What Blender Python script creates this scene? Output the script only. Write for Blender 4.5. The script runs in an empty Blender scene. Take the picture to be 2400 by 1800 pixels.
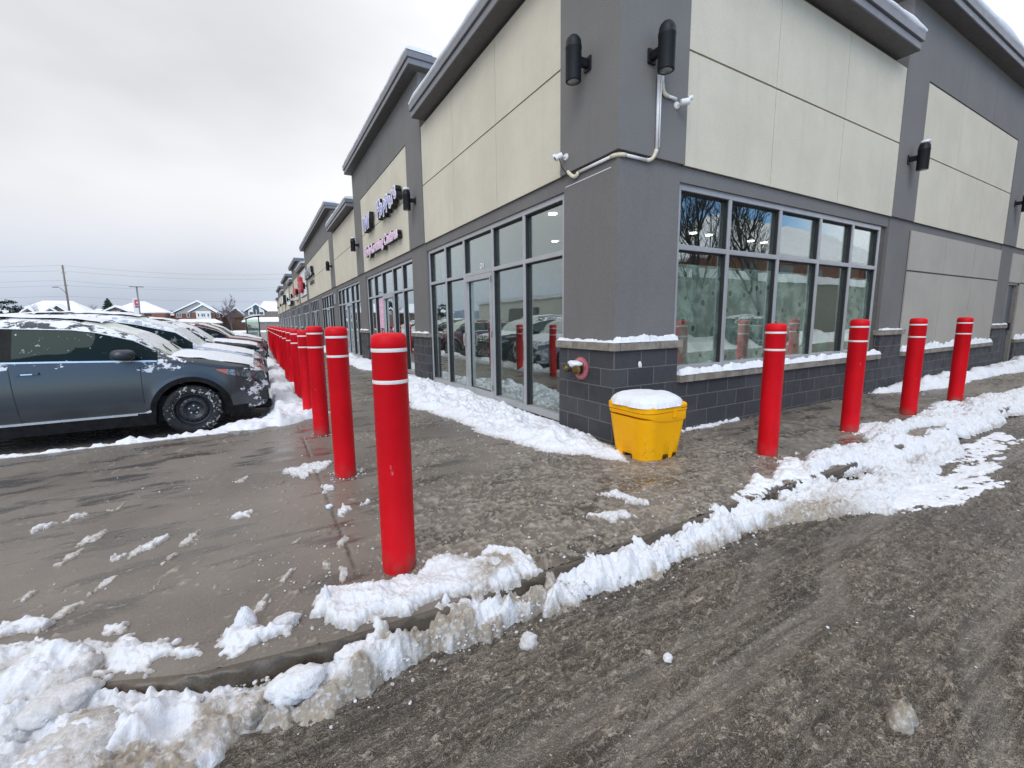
import bpy, math, random
import numpy as np
from mathutils import Matrix, Vector
R = math.radians
PI = math.pi
S = bpy.context.scene
C = S.collection
rnd = random.Random(7)

# ------------------------------------------------------------------ camera
CAM = Vector((-3.2817, -3.4993, 1.36))
ax_r = Vector((0.86565725, -0.50047327, -0.01280787))
ax_u = Vector((0.08204775, 0.11658601, 0.98978577))
ax_f = Vector((0.4938681, 0.85786608, -0.14198623))
cam = bpy.data.cameras.new('camera'); cam_o = bpy.data.objects.new('camera', cam); C.objects.link(cam_o)
cam.sensor_width = 36; cam.lens = 1022.358/2400*36; cam.clip_start = 0.02; cam.clip_end = 3000
m = Matrix.Identity(4)
for i in range(3):
    m[i][0] = ax_r[i]; m[i][1] = ax_u[i]; m[i][2] = -ax_f[i]; m[i][3] = CAM[i]
cam_o.matrix_world = m
S.camera = cam_o

# ------------------------------------------------------------------ sky and sun
SUN_EL, SUN_AZ = 38, 222          # degrees; azimuth measured from +Y towards +X
W = bpy.data.worlds.new('World'); S.world = W; W.use_nodes = True
nt = W.node_tree; nt.nodes.clear()
def N(t, **k):
    n = nt.nodes.new(t)
    for a, b in k.items(): setattr(n, a, b)
    return n
out = N('ShaderNodeOutputWorld'); bg = N('ShaderNodeBackground')
sky = N('ShaderNodeTexSky', sky_type='NISHITA'); sky.sun_disc = False
sky.sun_elevation = R(SUN_EL); sky.sun_rotation = R(SUN_AZ); sky.air_density = 1.0; sky.dust_density = 0.6
tc = N('ShaderNodeTexCoord'); sep = N('ShaderNodeSeparateXYZ')
nt.links.new(tc.outputs['Generated'], sep.inputs[0])
mp = N('ShaderNodeMapping'); mp.inputs['Scale'].default_value = (1.0, 1.0, 2.6)
nt.links.new(tc.outputs['Generated'], mp.inputs[0])
nz = N('ShaderNodeTexNoise'); nz.inputs['Scale'].default_value = 1.3; nz.inputs['Detail'].default_value = 5; nz.inputs['Roughness'].default_value = .45
nt.links.new(mp.outputs[0], nz.inputs['Vector'])
# cloud cover: full ahead, thin towards -Y (behind the photographer)
def math_n(op, a, b=None, clamp=False):
    n = N('ShaderNodeMath', operation=op); n.use_clamp = clamp
    for i, v in enumerate((a, b)):
        if v is None: continue
        if isinstance(v, (int, float)): n.inputs[i].default_value = v
        else: nt.links.new(v, n.inputs[i])
    return n.outputs[0]
def rng(v, a, b, c, d):
    n = N('ShaderNodeMapRange'); n.interpolation_type = 'SMOOTHSTEP'
    nt.links.new(v, n.inputs[0])
    for i, q in enumerate((a, b, c, d)): n.inputs[i+1].default_value = q
    return n.outputs[0]
cover = math_n('ADD', rng(sep.outputs['Y'], -0.50, -0.37, 0.0, 1.0), rng(sep.outputs['Z'], 0.45, 0.8, 0.0, 0.75), True)
wisp = rng(nz.outputs['Fac'], 0.58, 0.74, 0.0, 0.5)
cover = math_n('MAXIMUM', cover, wisp)
# cloud brightness: slate blue band low down, pale grey above, whitest on the sun's side
low = rng(sep.outputs['Z'], 0.0, 0.24, 0.0, 1.0)
ramp = N('ShaderNodeMix', data_type='RGBA')
ramp.inputs[6].default_value = (0.47, 0.535, 0.645, 1); ramp.inputs[7].default_value = (0.745, 0.75, 0.775, 1)
nt.links.new(low, ramp.inputs[0])
br = math_n('ADD', rng(nz.outputs['Fac'], 0.32, 0.70, 0.80, 1.10), rng(sep.outputs['X'], -0.1, 0.9, 0.0, 0.55))
br = math_n('ADD', br, rng(sep.outputs['Z'], 0.45, 0.95, 0.0, 0.45))
cl = N('ShaderNodeVectorMath', operation='SCALE'); nt.links.new(ramp.outputs[2], cl.inputs[0]); nt.links.new(br, cl.inputs['Scale'])
sk = N('ShaderNodeVectorMath', operation='SCALE'); nt.links.new(sky.outputs[0], sk.inputs[0]); sk.inputs['Scale'].default_value = 0.15
tint = N('ShaderNodeVectorMath', operation='MULTIPLY'); nt.links.new(sk.outputs[0], tint.inputs[0]); tint.inputs[1].default_value = (.75, 1.0, 1.28); sk = tint
mx = N('ShaderNodeMix', data_type='RGBA')
nt.links.new(cover, mx.inputs[0]); nt.links.new(sk.outputs[0], mx.inputs[6]); nt.links.new(cl.outputs[0], mx.inputs[7])
nt.links.new(mx.outputs[2], bg.inputs['Color']); bg.inputs['Strength'].default_value = 1.0
nt.links.new(bg.outputs[0], out.inputs[0])
sl = bpy.data.lights.new('sun', 'SUN'); sl.energy = 1.25; sl.angle = R(35); sl.color = (1, .95, .88)
so = bpy.data.objects.new('sun', sl); C.objects.link(so)
d = Vector((math.cos(R(SUN_EL))*math.sin(R(SUN_AZ)), math.cos(R(SUN_EL))*math.cos(R(SUN_AZ)), math.sin(R(SUN_EL))))
so.rotation_euler = (-d).to_track_quat('-Z', 'Y').to_euler(); so.location = (20, 0, 20)
S.view_settings.view_transform = 'Standard'; S.view_settings.look = 'None'; S.view_settings.exposure = 0.18; S.view_settings.gamma = 1
S.cycles.max_bounces = 8; S.cycles.transparent_max_bounces = 12
try: S.cycles.use_denoising = True
except Exception: pass

# ------------------------------------------------------------------ numpy noise
_rs = np.random.RandomState(11)
_perm = _rs.permutation(4096)
_val = _rs.rand(4096)*2-1
def vnoise(x, y, seed=0):
    xi = np.floor(x).astype(np.int64); yi = np.floor(y).astype(np.int64)
    xf = x-xi; yf = y-yi
    u = xf*xf*xf*(xf*(xf*6-15)+10); v = yf*yf*yf*(yf*(yf*6-15)+10)
    def h(i, j): return _val[(_perm[(_perm[(i+seed*131) & 4095]+j+seed*17) & 4095]) & 4095]
    a = h(xi, yi); b = h(xi+1, yi); c = h(xi, yi+1); d_ = h(xi+1, yi+1)
    return a+(b-a)*u+(c-a)*v+(a-b-c+d_)*u*v
def fbm(x, y, sc, oct=4, seed=0, gain=.5):
    x = np.asarray(x, float)/sc; y = np.asarray(y, float)/sc
    t = 0; a = 1; s_ = 0
    for o in range(oct):
        ca, sa = math.cos(o*1.1+.3), math.sin(o*1.1+.3)
        t = t+a*vnoise(x*ca-y*sa+o*7.3, x*sa+y*ca-o*3.1, seed+o); s_ += a; a *= gain
        x = x*2.03; y = y*2.03
    return t/s_
def ridge(x, y, sc, oct=3, seed=0):
    x = np.asarray(x, float)/sc; y = np.asarray(y, float)/sc
    t = 0; a = 1; s_ = 0
    for o in range(oct):
        t = t+a*(1-np.abs(vnoise(x+o*5.1, y-o*2.7, seed+o))*2.2).clip(0, 1)**2; s_ += a; a *= .55
        x = x*1.9+.4*y; y = y*1.9-.4*x*.3
    return t/s_
def sstep(a, b, x): t = np.clip((x-a)/(b-a), 0, 1); return t*t*(3-2*t)

# ------------------------------------------------------------------ object helpers
def tag(o, label=None, cat=None, group=None, kind=None):
    if label: o['label'] = label
    if cat: o['category'] = cat
    if group: o['group'] = group
    if kind: o['kind'] = kind
    return o
def thing(name, label, cat, loc=(0, 0, 0), rz=0, group=None):
    o = bpy.data.objects.new(name, None); C.objects.link(o); o.location = loc; o.rotation_euler = (0, 0, rz); o.empty_display_size = .1
    return tag(o, label, cat, group)
def copy_tree(o, parent=None):
    c = o.copy(); C.objects.link(c)
    if parent: c.parent = parent
    for ch in list(o.children): copy_tree(ch, c)
    return c
class MB:
    def __init__(s): s.v = []; s.f = []; s.m = []
    def add(s, vs, fs, mi=0):
        b = len(s.v); s.v += [tuple(v) for v in vs]; s.f += [tuple(i+b for i in f) for f in fs]; s.m += [mi]*len(fs); return s
    def box(s, x0, x1, y0, y1, z0, z1, mi=0):
        if x0 > x1: x0, x1 = x1, x0
        if y0 > y1: y0, y1 = y1, y0
        return s.add([(x, y, z) for z in (z0, z1) for y in (y0, y1) for x in (x0, x1)],
                     [(0, 2, 3, 1), (4, 5, 7, 6), (0, 1, 5, 4), (2, 6, 7, 3), (0, 4, 6, 2), (1, 3, 7, 5)], mi)
    def tube(s, pts, r, n=10, mi=0, cap=True):
        pts = [Vector(p) for p in pts]; rr = r if isinstance(r, (list, tuple)) else [r]*len(pts)
        rings = []; up = None
        for i, p in enumerate(pts):
            t = (pts[min(i+1, len(pts)-1)]-pts[max(i-1, 0)]).normalized()
            if up is None: up = Vector((0, 0, 1)) if abs(t.z) < .9 else Vector((1, 0, 0))
            a = t.cross(up).normalized(); b = a.cross(t).normalized(); up = b
            rings.append([p+(a*math.cos(2*PI*k/n)+b*math.sin(2*PI*k/n))*rr[i] for k in range(n)])
        vs = [v for g in rings for v in g]; fs = []
        for i in range(len(pts)-1):
            for k in range(n):
                fs.append((i*n+k, i*n+(k+1) % n, (i+1)*n+(k+1) % n, (i+1)*n+k))
        if cap: fs.append(tuple(range(n-1, -1, -1))); fs.append(tuple((len(pts)-1)*n+k for k in range(n)))
        return s.add(vs, fs, mi)
    def lathe(s, prof, n=32, axis='z', o=(0, 0, 0), mi=0, cap=True):   # prof: (radius, height)
        vs = []; fs = []
        for r, h in prof:
            for k in range(n):
                a = 2*PI*k/n; c_, s_ = r*math.cos(a), r*math.sin(a)
                p = {'z': (c_, s_, h), 'y': (c_, h, -s_), 'x': (h, c_, s_)}[axis]
                vs.append((p[0]+o[0], p[1]+o[1], p[2]+o[2]))
        for i in range(len(prof)-1):
            for k in range(n):
                fs.append((i*n+k, i*n+(k+1) % n, (i+1)*n+(k+1) % n, (i+1)*n+k))
        if cap and prof[0][0] > 1e-4: fs.append(tuple(range(n-1, -1, -1)))
        if cap and prof[-1][0] > 1e-4: fs.append(tuple((len(prof)-1)*n+k for k in range(n)))
        return s.add(vs, fs, mi)
    def prism(s, poly, y0, y1, mi=0):      # poly in (x,z), extruded along y
        n = len(poly)
        vs = [(x, y0, z) for x, z in poly]+[(x, y1, z) for x, z in poly]
        fs = [tuple(range(n)), tuple(range(2*n-1, n-1, -1))]+[(i, i+n, (i+1) % n+n, (i+1) % n) for i in range(n)]
        return s.add(vs, fs, mi)
    def build(s, name, mats, parent=None, smooth=False, fix=True, bevel=0, auto=None):
        me = bpy.data.meshes.new(name); me.from_pydata(s.v, [], s.f)
        if not isinstance(mats, (list, tuple)): mats = [mats]
        for m_ in mats: me.materials.append(m_)
        if len(mats) > 1: me.polygons.foreach_set('material_index', s.m)
        if fix:
            import bmesh
            bm = bmesh.new(); bm.from_mesh(me); bmesh.ops.recalc_face_normals(bm, faces=bm.faces); bm.to_mesh(me); bm.free()
        if smooth:
            me.polygons.foreach_set('use_smooth', [True]*len(me.polygons))
            if auto:
                try: me.set_sharp_from_angle(angle=R(auto))
                except Exception: pass
        me.update()
        o = bpy.data.objects.new(name, me); C.objects.link(o)
        if parent: o.parent = parent
        if bevel:
            b = o.modifiers.new('bevel', 'BEVEL'); b.width = bevel; b.segments = 2; b.limit_method = 'ANGLE'
        return o
def np_mesh(name, V, F, mat, parent=None, attrs=None, smooth=True):
    me = bpy.data.meshes.new(name)
    V = np.asarray(V, np.float32); F = np.asarray(F, np.int32)
    me.vertices.add(len(V)); me.vertices.foreach_set('co', V.ravel())
    k = F.shape[1]
    me.loops.add(F.size); me.loops.foreach_set('vertex_index', F.ravel())
    me.polygons.add(len(F)); me.polygons.foreach_set('loop_start', np.arange(0, F.size, k, dtype=np.int32)); me.polygons.foreach_set('loop_total', np.full(len(F), k, np.int32))
    me.materials.append(mat)
    me.update(calc_edges=True)
    if smooth: me.polygons.foreach_set('use_smooth', np.ones(len(F), bool))
    if attrs:
        for a, v in attrs.items():
            at = me.attributes.new(a, 'FLOAT', 'POINT'); at.data.foreach_set('value', np.asarray(v, np.float32).ravel())
    me.validate()
    o = bpy.data.objects.new(name, me); C.objects.link(o)
    if parent: o.parent = parent
    return o
def grid_mesh(name, X, Y, Z, mat, keep=None, attrs=None, parent=None):
    ny, nx = X.shape
    idx = np.arange(nx*ny).reshape(ny, nx)
    F = np.stack([idx[:-1, :-1], idx[:-1, 1:], idx[1:, 1:], idx[1:, :-1]], -1).reshape(-1, 4)
    V = np.stack([X, Y, Z], -1).reshape(-1, 3)
    at = {k: np.asarray(v).reshape(-1) for k, v in (attrs or {}).items()}
    if keep is not None:
        kf = keep.reshape(-1)[F].any(1); F = F[kf]
        used = np.unique(F); mp_ = np.full(len(V), -1); mp_[used] = np.arange(len(used))
        F = mp_[F]; V = V[used]; at = {k: v[used] for k, v in at.items()}
    if len(F) == 0: return None
    return np_mesh(name, V, F, mat, parent, at)

# ------------------------------------------------------------------ materials
class Nodes:
    def __init__(s, name):
        s.mat = bpy.data.materials.new(name); s.mat.use_nodes = True; s.t = s.mat.node_tree; s.t.nodes.clear()
        s.out = s.n('ShaderNodeOutputMaterial'); s.p = s.n('ShaderNodeBsdfPrincipled'); s.l(s.p.outputs[0], s.out.inputs[0])
        s.tc = s.n('ShaderNodeTexCoord')
    def n(s, t, **k):
        x = s.t.nodes.new(t)
        for a, b in k.items(): setattr(x, a, b)
        return x
    def l(s, a, b): s.t.links.new(a, b)
    def set(s, sock, v):
        if isinstance(v, (int, float)): sock.default_value = v
        elif isinstance(v, (tuple, list)): sock.default_value = tuple(v) if len(v) == 4 or sock.type == 'VECTOR' else tuple(v)+(1,)
        else: s.l(v, sock)
    def map(s, scale=(1, 1, 1), rot=(0, 0, 0), src='Object', vec=None):
        m_ = s.n('ShaderNodeMapping'); m_.inputs['Scale'].default_value = scale; m_.inputs['Rotation'].default_value = rot
        s.l(vec or s.tc.outputs[src], m_.inputs[0]); return m_.outputs[0]
    def noise(s, scale, detail=4, rough=.55, vec=None, dist=0):
        n_ = s.n('ShaderNodeTexNoise'); n_.inputs['Scale'].default_value = scale; n_.inputs['Detail'].default_value = detail
        n_.inputs['Roughness'].default_value = rough; n_.inputs['Distortion'].default_value = dist
        s.l(vec or s.tc.outputs['Object'], n_.inputs['Vector']); return n_.outputs['Fac']
    def voro(s, scale, vec=None, feature='F1'):
        n_ = s.n('ShaderNodeTexVoronoi', feature=feature); n_.inputs['Scale'].default_value = scale
        s.l(vec or s.tc.outputs['Object'], n_.inputs['Vector']); return n_.outputs['Distance']
    def rng(s, v, a, b, c=0, d_=1):
        n_ = s.n('ShaderNodeMapRange'); n_.interpolation_type = 'SMOOTHSTEP'; s.l(v, n_.inputs[0])
        for i, q in enumerate((a, b, c, d_)): n_.inputs[i+1].default_value = q
        return n_.outputs[0]
    def mix(s, f, a, b):
        n_ = s.n('ShaderNodeMix', data_type='RGBA'); s.set(n_.inputs[0], f); s.set(n_.inputs[6], a); s.set(n_.inputs[7], b); return n_.outputs[2]
    def mth(s, op, a, b=0., clamp=False):
        n_ = s.n('ShaderNodeMath', operation=op); n_.use_clamp = clamp; s.set(n_.inputs[0], a); s.set(n_.inputs[1], b); return n_.outputs[0]
    def attr(s, name): a = s.n('ShaderNodeAttribute'); a.attribute_name = name; return a.outputs['Fac']
    def bump(s, h, strength=.3, dist=.01, base=None):
        b = s.n('ShaderNodeBump'); b.inputs['Strength'].default_value = strength; b.inputs['Distance'].default_value = dist
        s.l(h, b.inputs['Height'])
        if base is not None: s.l(base, b.inputs['Normal'])
        return b.outputs[0]
    def fin(s, col=None, rough=None, normal=None, metal=None, spec=None, emit=None, est=1):
        if col is not None: s.set(s.p.inputs['Base Color'], col)
        if rough is not None: s.set(s.p.inputs['Roughness'], rough)
        if normal is not None: s.l(normal, s.p.inputs['Normal'])
        if metal is not None: s.set(s.p.inputs['Metallic'], metal)
        if spec is not None: s.set(s.p.inputs['Specular IOR Level'], spec)
        if emit is not None: s.set(s.p.inputs['Emission Color'], emit); s.p.inputs['Emission Strength'].default_value = est
        return s.mat
def plain(name, col, rough=.5, metal=0, var=.12, sc=9, bump=0, bsc=80, spec=.5):
    s = Nodes(name); f = s.noise(sc, 5, .6)
    c = s.mix(s.rng(f, .3, .7), [x*(1-var) for x in col], [min(1, x*(1+var)) for x in col])
    nm = s.bump(s.noise(bsc, 3), .4, bump) if bump else None
    return s.fin(c, s.rng(s.noise(sc*2.3, 3), .3, .7, rough*.88, min(1, rough*1.12)), nm, metal, spec)

def stucco(name, col, streak=.1, sp=.42):
    s = Nodes(name)
    big = s.noise(.9, 5, .6); st = s.noise(1.0, 4, .6, s.map((7, 7, .5)))
    fine = s.noise(95, 3, .7); med = s.noise(32, 4, .6)
    c = s.mix(s.rng(big, .3, .7), [x*.93 for x in col], [x*1.05 for x in col])
    c = s.mix(s.rng(st, .5, .78, 0, streak*3), c, [x*.78 for x in col])
    c = s.mix(s.rng(fine, .38, .68, 0, sp), c, [x*.55 for x in col]); c = s.mix(s.rng(fine, .5, .3, 0, sp*.5), c, [min(1, x*1.35) for x in col])
    h = s.mth('ADD', s.mth('MULTIPLY', fine, .7), s.mth('MULTIPLY', med, .5))
    return s.fin(c, .93, s.bump(h, .45, .006), spec=.2)
M_GREY = stucco('grey_stucco', (.205, .198, .191))
M_GREY_LOW = stucco('grey_stucco_lower', (.194, .187, .182))
M_CREAM = stucco('cream_stucco', (.635, .585, .475), .09, .2)
M_PALE = stucco('pale_grey_stucco', (.42, .39, .345), .04, .25)
M_GROOVE = plain('joint_groove', (.13, .12, .10), .9)
M_METAL = plain('grey_flashing', (.18, .18, .195), .42, 0, .06, 3)
M_SOFFIT = plain('soffit', (.085, .082, .08), .6)
M_ALU = plain('window_aluminium', (.43, .43, .44), .36, .35, .05, 4)
M_GASKET = plain('gasket', (.015, .015, .017), .6)
def block_mat():
    s = Nodes('dark_block')
    sep_ = s.n('ShaderNodeSeparateXYZ'); s.l(s.tc.outputs['Object'], sep_.inputs[0])
    u = s.mth('ADD', sep_.outputs[0], sep_.outputs[1]); w = s.mth('ADD', sep_.outputs[2], .17)
    cmb = s.n('ShaderNodeCombineXYZ'); s.l(u, cmb.inputs[0]); s.l(w, cmb.inputs[1])
    b = s.n('ShaderNodeTexBrick'); s.l(cmb.outputs[0], b.inputs['Vector'])
    b.inputs['Scale'].default_value = 1; b.inputs['Brick Width'].default_value = .4; b.inputs['Row Height'].default_value = .2
    b.inputs['Mortar Size'].default_value = .005; b.inputs['Mortar Smooth'].default_value = .3
    b.inputs['Color1'].default_value = (.040, .041, .047, 1); b.inputs['Color2'].default_value = (.062, .063, .070, 1); b.inputs['Mortar'].default_value = (.165, .16, .15, 1)
    vo = s.n('ShaderNodeTexVoronoi'); vo.inputs['Scale'].default_value = 240; s.l(s.tc.outputs['Object'], vo.inputs['Vector'])
    sp = s.rng(vo.outputs['Distance'], .12, .3, 1, 0)
    pick = s.rng(s.noise(90, 2), .52, .62)
    c = s.mix(s.mth('MULTIPLY', s.mth('MULTIPLY', sp, pick), .95), b.outputs['Color'], (.48, .47, .47))
    c = s.mix(s.rng(s.noise(2.5, 5), .5, .8, 0, .3), c, (.10, .10, .10))
    h = s.mth('SUBTRACT', s.mth('MULTIPLY', s.noise(160, 3), .4), s.mth('MULTIPLY', b.outputs['Fac'], 1.6))
    return s.fin(c, s.rng(s.noise(5, 4), .35, .65, .55, .8), s.bump(h, .6, .004), spec=.35)
M_BLOCK = block_mat()
def stone_mat():
    s = Nodes('limestone_sill')
    sep_ = s.n('ShaderNodeSeparateXYZ'); s.l(s.tc.outputs['Object'], sep_.inputs[0])
    u = s.mth('ADD', sep_.outputs[0], sep_.outputs[1]); fr = s.mth('FRACT', s.mth('DIVIDE', u, .61))
    j = s.rng(s.mth('ABSOLUTE', s.mth('SUBTRACT', fr, .5)), .488, .494)
    c = s.mix(s.rng(s.noise(7, 6, .65), .3, .75), (.20, .175, .145), (.34, .31, .265))
    c = s.mix(s.rng(s.noise(14, 4, .6, s.map((3, 3, .4))), .55, .75, 0, .6), c, (.13, .115, .10))
    c = s.mix(s.mth('MULTIPLY', j, .8), c, (.10, .09, .08))
    return s.fin(c, .85, s.bump(s.noise(120, 3), .3, .003), spec=.3)
M_STONE = stone_mat()
def snow_mat(name, dirt=0., base=(.77, .79, .83), grain=1.):
    s = Nodes(name)
    d_ = s.attr('dirt')
    n1 = s.noise(7, 5, .65); n2 = s.noise(38, 4, .65)
    f = s.mth('ADD', s.mth('MULTIPLY', d_, 1.25), s.mth('ADD', s.mth('MULTIPLY', s.rng(n1, .5, .8), dirt), -.10), True)
    f = s.mth('MULTIPLY', f, s.rng(n2, .2, .62, .15, 1.2), True)
    c = s.mix(f, base, (.33, .285, .23))
    c = s.mix(s.rng(s.noise(210, 2), .60, .72, 0, .35*min(1, dirt+.25)), c, (.36, .34, .31))
    g1 = s.noise(55, 6, .7); g2 = s.voro(95)
    h = s.mth('ADD', g1, s.mth('MULTIPLY', g2, -.35*grain))
    s.p.inputs['Subsurface Weight'].default_value = 0
    return s.fin(c, s.rng(n2, .3, .7, .55, .85), s.bump(h, .55, .012*grain), spec=.35)
M_SNOW = snow_mat('snow', .0, grain=.6)
M_SNOW_DIRTY = snow_mat('ploughed_snow', .60, (.72, .735, .765))
M_SNOW_FAR = plain('far_snow', (.82, .84, .88), .8, 0, .05, .3)

def ground_mat(name, dark, light, joint=True, wet=(.05, .42), slush=(.37, .33, .275)):
    s = Nodes(name)
    big = s.noise(.8, 5, .6); streak = s.noise(1.1, 5, .6, s.map((1.2, 3.4, 1), (0, 0, R(-35)))); fine = s.noise(95, 3, .65)
    c = s.mix(s.rng(big, .3, .7), dark, light)
    c = s.mix(s.rng(streak, .50, .62, 0, .85), c, [x*.45 for x in dark])
    c = s.mix(s.rng(fine, .4, .75, 0, .35), c, [x*1.5 for x in light])
    c = s.mix(s.rng(s.noise(260, 1), .68, .74, 0, .8), c, (.03, .03, .03))
    if joint: c = s.mix(s.mth('MULTIPLY', s.attr('joint'), .8), c, (.03, .026, .022))
    sl_ = s.attr('slush')
    sc = s.mix(s.rng(s.noise(22, 5, .65), .35, .7), [x*.62 for x in slush], [min(1, x*1.35) for x in slush])
    c = s.mix(sl_, c, sc)
    puddle = s.rng(streak, .46, .66)
    r0 = s.n('ShaderNodeMix', data_type='FLOAT'); s.l(puddle, r0.inputs[0]); r0.inputs[2].default_value = wet[1]; r0.inputs[3].default_value = wet[0]
    r1 = s.n('ShaderNodeMix', data_type='FLOAT'); s.l(sl_, r1.inputs[0]); s.l(r0.outputs[0], r1.inputs[2]); r1.inputs[3].default_value = .42
    h = s.mth('MULTIPLY', s.mth('ADD', fine, s.mth('MULTIPLY', s.noise(40, 4, .7), s.mth('MULTIPLY', sl_, 2.2))), s.rng(puddle, 0, 1, 1, .25))
    return s.fin(c, r1.outputs[0], s.bump(h, .35, .006), spec=.5)
M_WALK = ground_mat('wet_concrete', (.118, .099, .081), (.20, .173, .146))
def road_mat():
    s = Nodes('slushy_asphalt')
    a = s.attr('slush'); sm = s.attr('smear')
    v = s.map((.62, 1.25, 1), (0, 0, R(14)))
    def rid(sc, w, dist, det=3):
        n_ = s.noise(sc, det, .55, v, dist); return s.rng(s.mth('ABSOLUTE', s.mth('SUBTRACT', n_, .5)), 0, w, 1, 0)
    k1 = rid(17, .045, .9); k2 = rid(36, .05, .6); k3 = rid(75, .06, .3, 2)
    med = s.noise(30, 5, .7, v, .5); gr = s.voro(170); fine = s.noise(210, 2, .7); big = s.noise(1.2, 6, .7, s.map((.6, 1.3, 1), (0, 0, R(10))))
    dark = s.mix(s.rng(gr, .15, .55), (.022, .018, .014), (.092, .074, .057))
    dark = s.mix(s.rng(fine, .56, .68, 0, .8), dark, (.28, .25, .21))
    lite = s.mix(s.rng(med, .3, .7), (.20, .165, .125), (.50, .43, .345))
    web = s.mth('MAXIMUM', s.mth('MULTIPLY', k1, .85), s.mth('MAXIMUM', s.mth('MULTIPLY', k2, .9), s.mth('MULTIPLY', k3, .65)))
    f = s.mth('ADD', s.mth('MULTIPLY', web, s.rng(big, .3, .6, .45, 1.)), s.mth('MULTIPLY', a, .42))
    f = s.mth('ADD', f, s.mth('MULTIPLY', s.rng(big, .45, .75), .25))
    f = s.rng(f, .16, 1.08, 0, 1.0)
    c = s.mix(f, dark, lite)
    c = s.mix(s.mth('MULTIPLY', sm, s.rng(s.noise(14, 5, .7, v), .3, .65, .30, .85)), c, (.185, .158, .128))
    lines = s.noise(26, 4, .6, s.map((.09, 1.5, 1), (0, 0, R(-9))))
    c = s.mix(s.rng(lines, .50, .64, 0, .38), c, (.30, .26, .21)); c = s.mix(s.rng(lines, .48, .36, 0, .45), c, (.035, .029, .023))
    h = s.mth('ADD', s.mth('MULTIPLY', web, 1.1), s.mth('ADD', s.mth('MULTIPLY', med, .6), s.mth('ADD', s.mth('MULTIPLY', gr, .4), s.mth('MULTIPLY', fine, .45))))
    h = s.mth('ADD', s.mth('MULTIPLY', h, s.rng(sm, 0, 1, 1, .4)), s.mth('MULTIPLY', lines, .8))
    return s.fin(c, s.rng(s.noise(12, 4), .3, .7, .10, .34), s.bump(h, .85, .012), spec=.7)
M_ROAD = road_mat()
M_KERB = ground_mat('wet_kerb', (.050, .038, .026), (.105, .083, .060), joint=False)

def glass(name, tint, refl=.35, rough=.0, body=(.02, .025, .025), trans=.6, gc=(.95, 1, .98)):
    s = Nodes(name); s.t.nodes.remove(s.p)
    g = s.n('ShaderNodeBsdfGlossy'); g.inputs['Roughness'].default_value = rough; g.inputs['Color'].default_value = gc+(1,)
    tr = s.n('ShaderNodeBsdfTransparent'); tr.inputs['Color'].default_value = tint+(1,)
    df = s.n('ShaderNodeBsdfDiffuse'); df.inputs['Color'].default_value = body+(1,)
    m1 = s.n('ShaderNodeMixShader'); m1.inputs[0].default_value = trans; s.l(df.outputs[0], m1.inputs[1]); s.l(tr.outputs[0], m1.inputs[2])
    fr = s.n('ShaderNodeLayerWeight'); fr.inputs['Blend'].default_value = .35
    f = s.rng(fr.outputs['Facing'], 0., 1., refl, min(1, refl+(.5 if refl > .1 else .16)))
    m2 = s.n('ShaderNodeMixShader'); s.l(f, m2.inputs[0]); s.l(m1.outputs[0], m2.inputs[1]); s.l(g.outputs[0], m2.inputs[2])
    wv = s.noise(1.6, 2, .5); nm = s.bump(wv, .08, .02); s.l(nm, g.inputs['Normal'])
    s.l(m2.outputs[0], s.out.inputs[0]); return s.mat
M_GLASS = glass('shop_glass', (.88, .93, .90), .17, trans=.96)
M_GLASS_FAR = glass('shop_glass_dark', (.3, .36, .36), .34, trans=.25)
M_CARGLASS = glass('car_glass', (.20, .30, .28), .03, trans=.14, gc=(.30, .38, .37), body=(.010, .018, .018))
M_SHELTERGLASS = glass('shelter_glass', (.75, .85, .82), .25, trans=.9)
M_BLACK = plain('black_plastic', (.012, .012, .014), .5, 0, .1, 20)
M_LAMP = plain('black_lamp_metal', (.008, .009, .012), .5, 0, .1, 20, spec=.3)
M_LENS = plain('lamp_lens', (.26, .28, .27), .15)
M_RED = None
def red_mat():
    s = Nodes('red_bollard_plastic')
    oi = s.n('ShaderNodeObjectInfo'); vv = s.n('ShaderNodeVectorMath', operation='ADD'); s.l(s.tc.outputs['Object'], vv.inputs[0]); sc9 = s.n('ShaderNodeVectorMath', operation='SCALE'); sc9.inputs[0].default_value = (17, 31, 23); s.l(oi.outputs['Random'], sc9.inputs['Scale']); s.l(sc9.outputs[0], vv.inputs[1])
    n1 = s.noise(3, 4, .55, vv.outputs[0]); c = s.mix(s.rng(n1, .3, .7), (.60, .0025, .009), (.70, .004, .014))
    sc = s.rng(s.noise(16, 6, .75, s.map((1, 1, .35), vec=vv.outputs[0])), .665, .70)
    c = s.mix(s.mth('MULTIPLY', sc, .55), c, (.62, .28, .28))
    dirt = s.rng(s.noise(9, 5), .3, .8)
    g = s.n('ShaderNodeSeparateXYZ'); s.l(s.tc.outputs['Object'], g.inputs[0])
    low = s.rng(g.outputs[2], 0, .16, .9, 0)
    c = s.mix(s.mth('MULTIPLY', dirt, low), c, (.16, .12, .10))
    return s.fin(c, s.rng(s.noise(25, 3), .3, .7, .40, .55), s.bump(s.noise(130, 2), .12, .002), spec=.22)
M_RED = red_mat()
M_STRIPE = plain('reflective_tape', (.72, .72, .70), .4, 0, .06)
M_YELLOW = plain('yellow_plastic', (.93, .43, .003), .5, 0, .04, 4, .001, 150, spec=.2)
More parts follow.
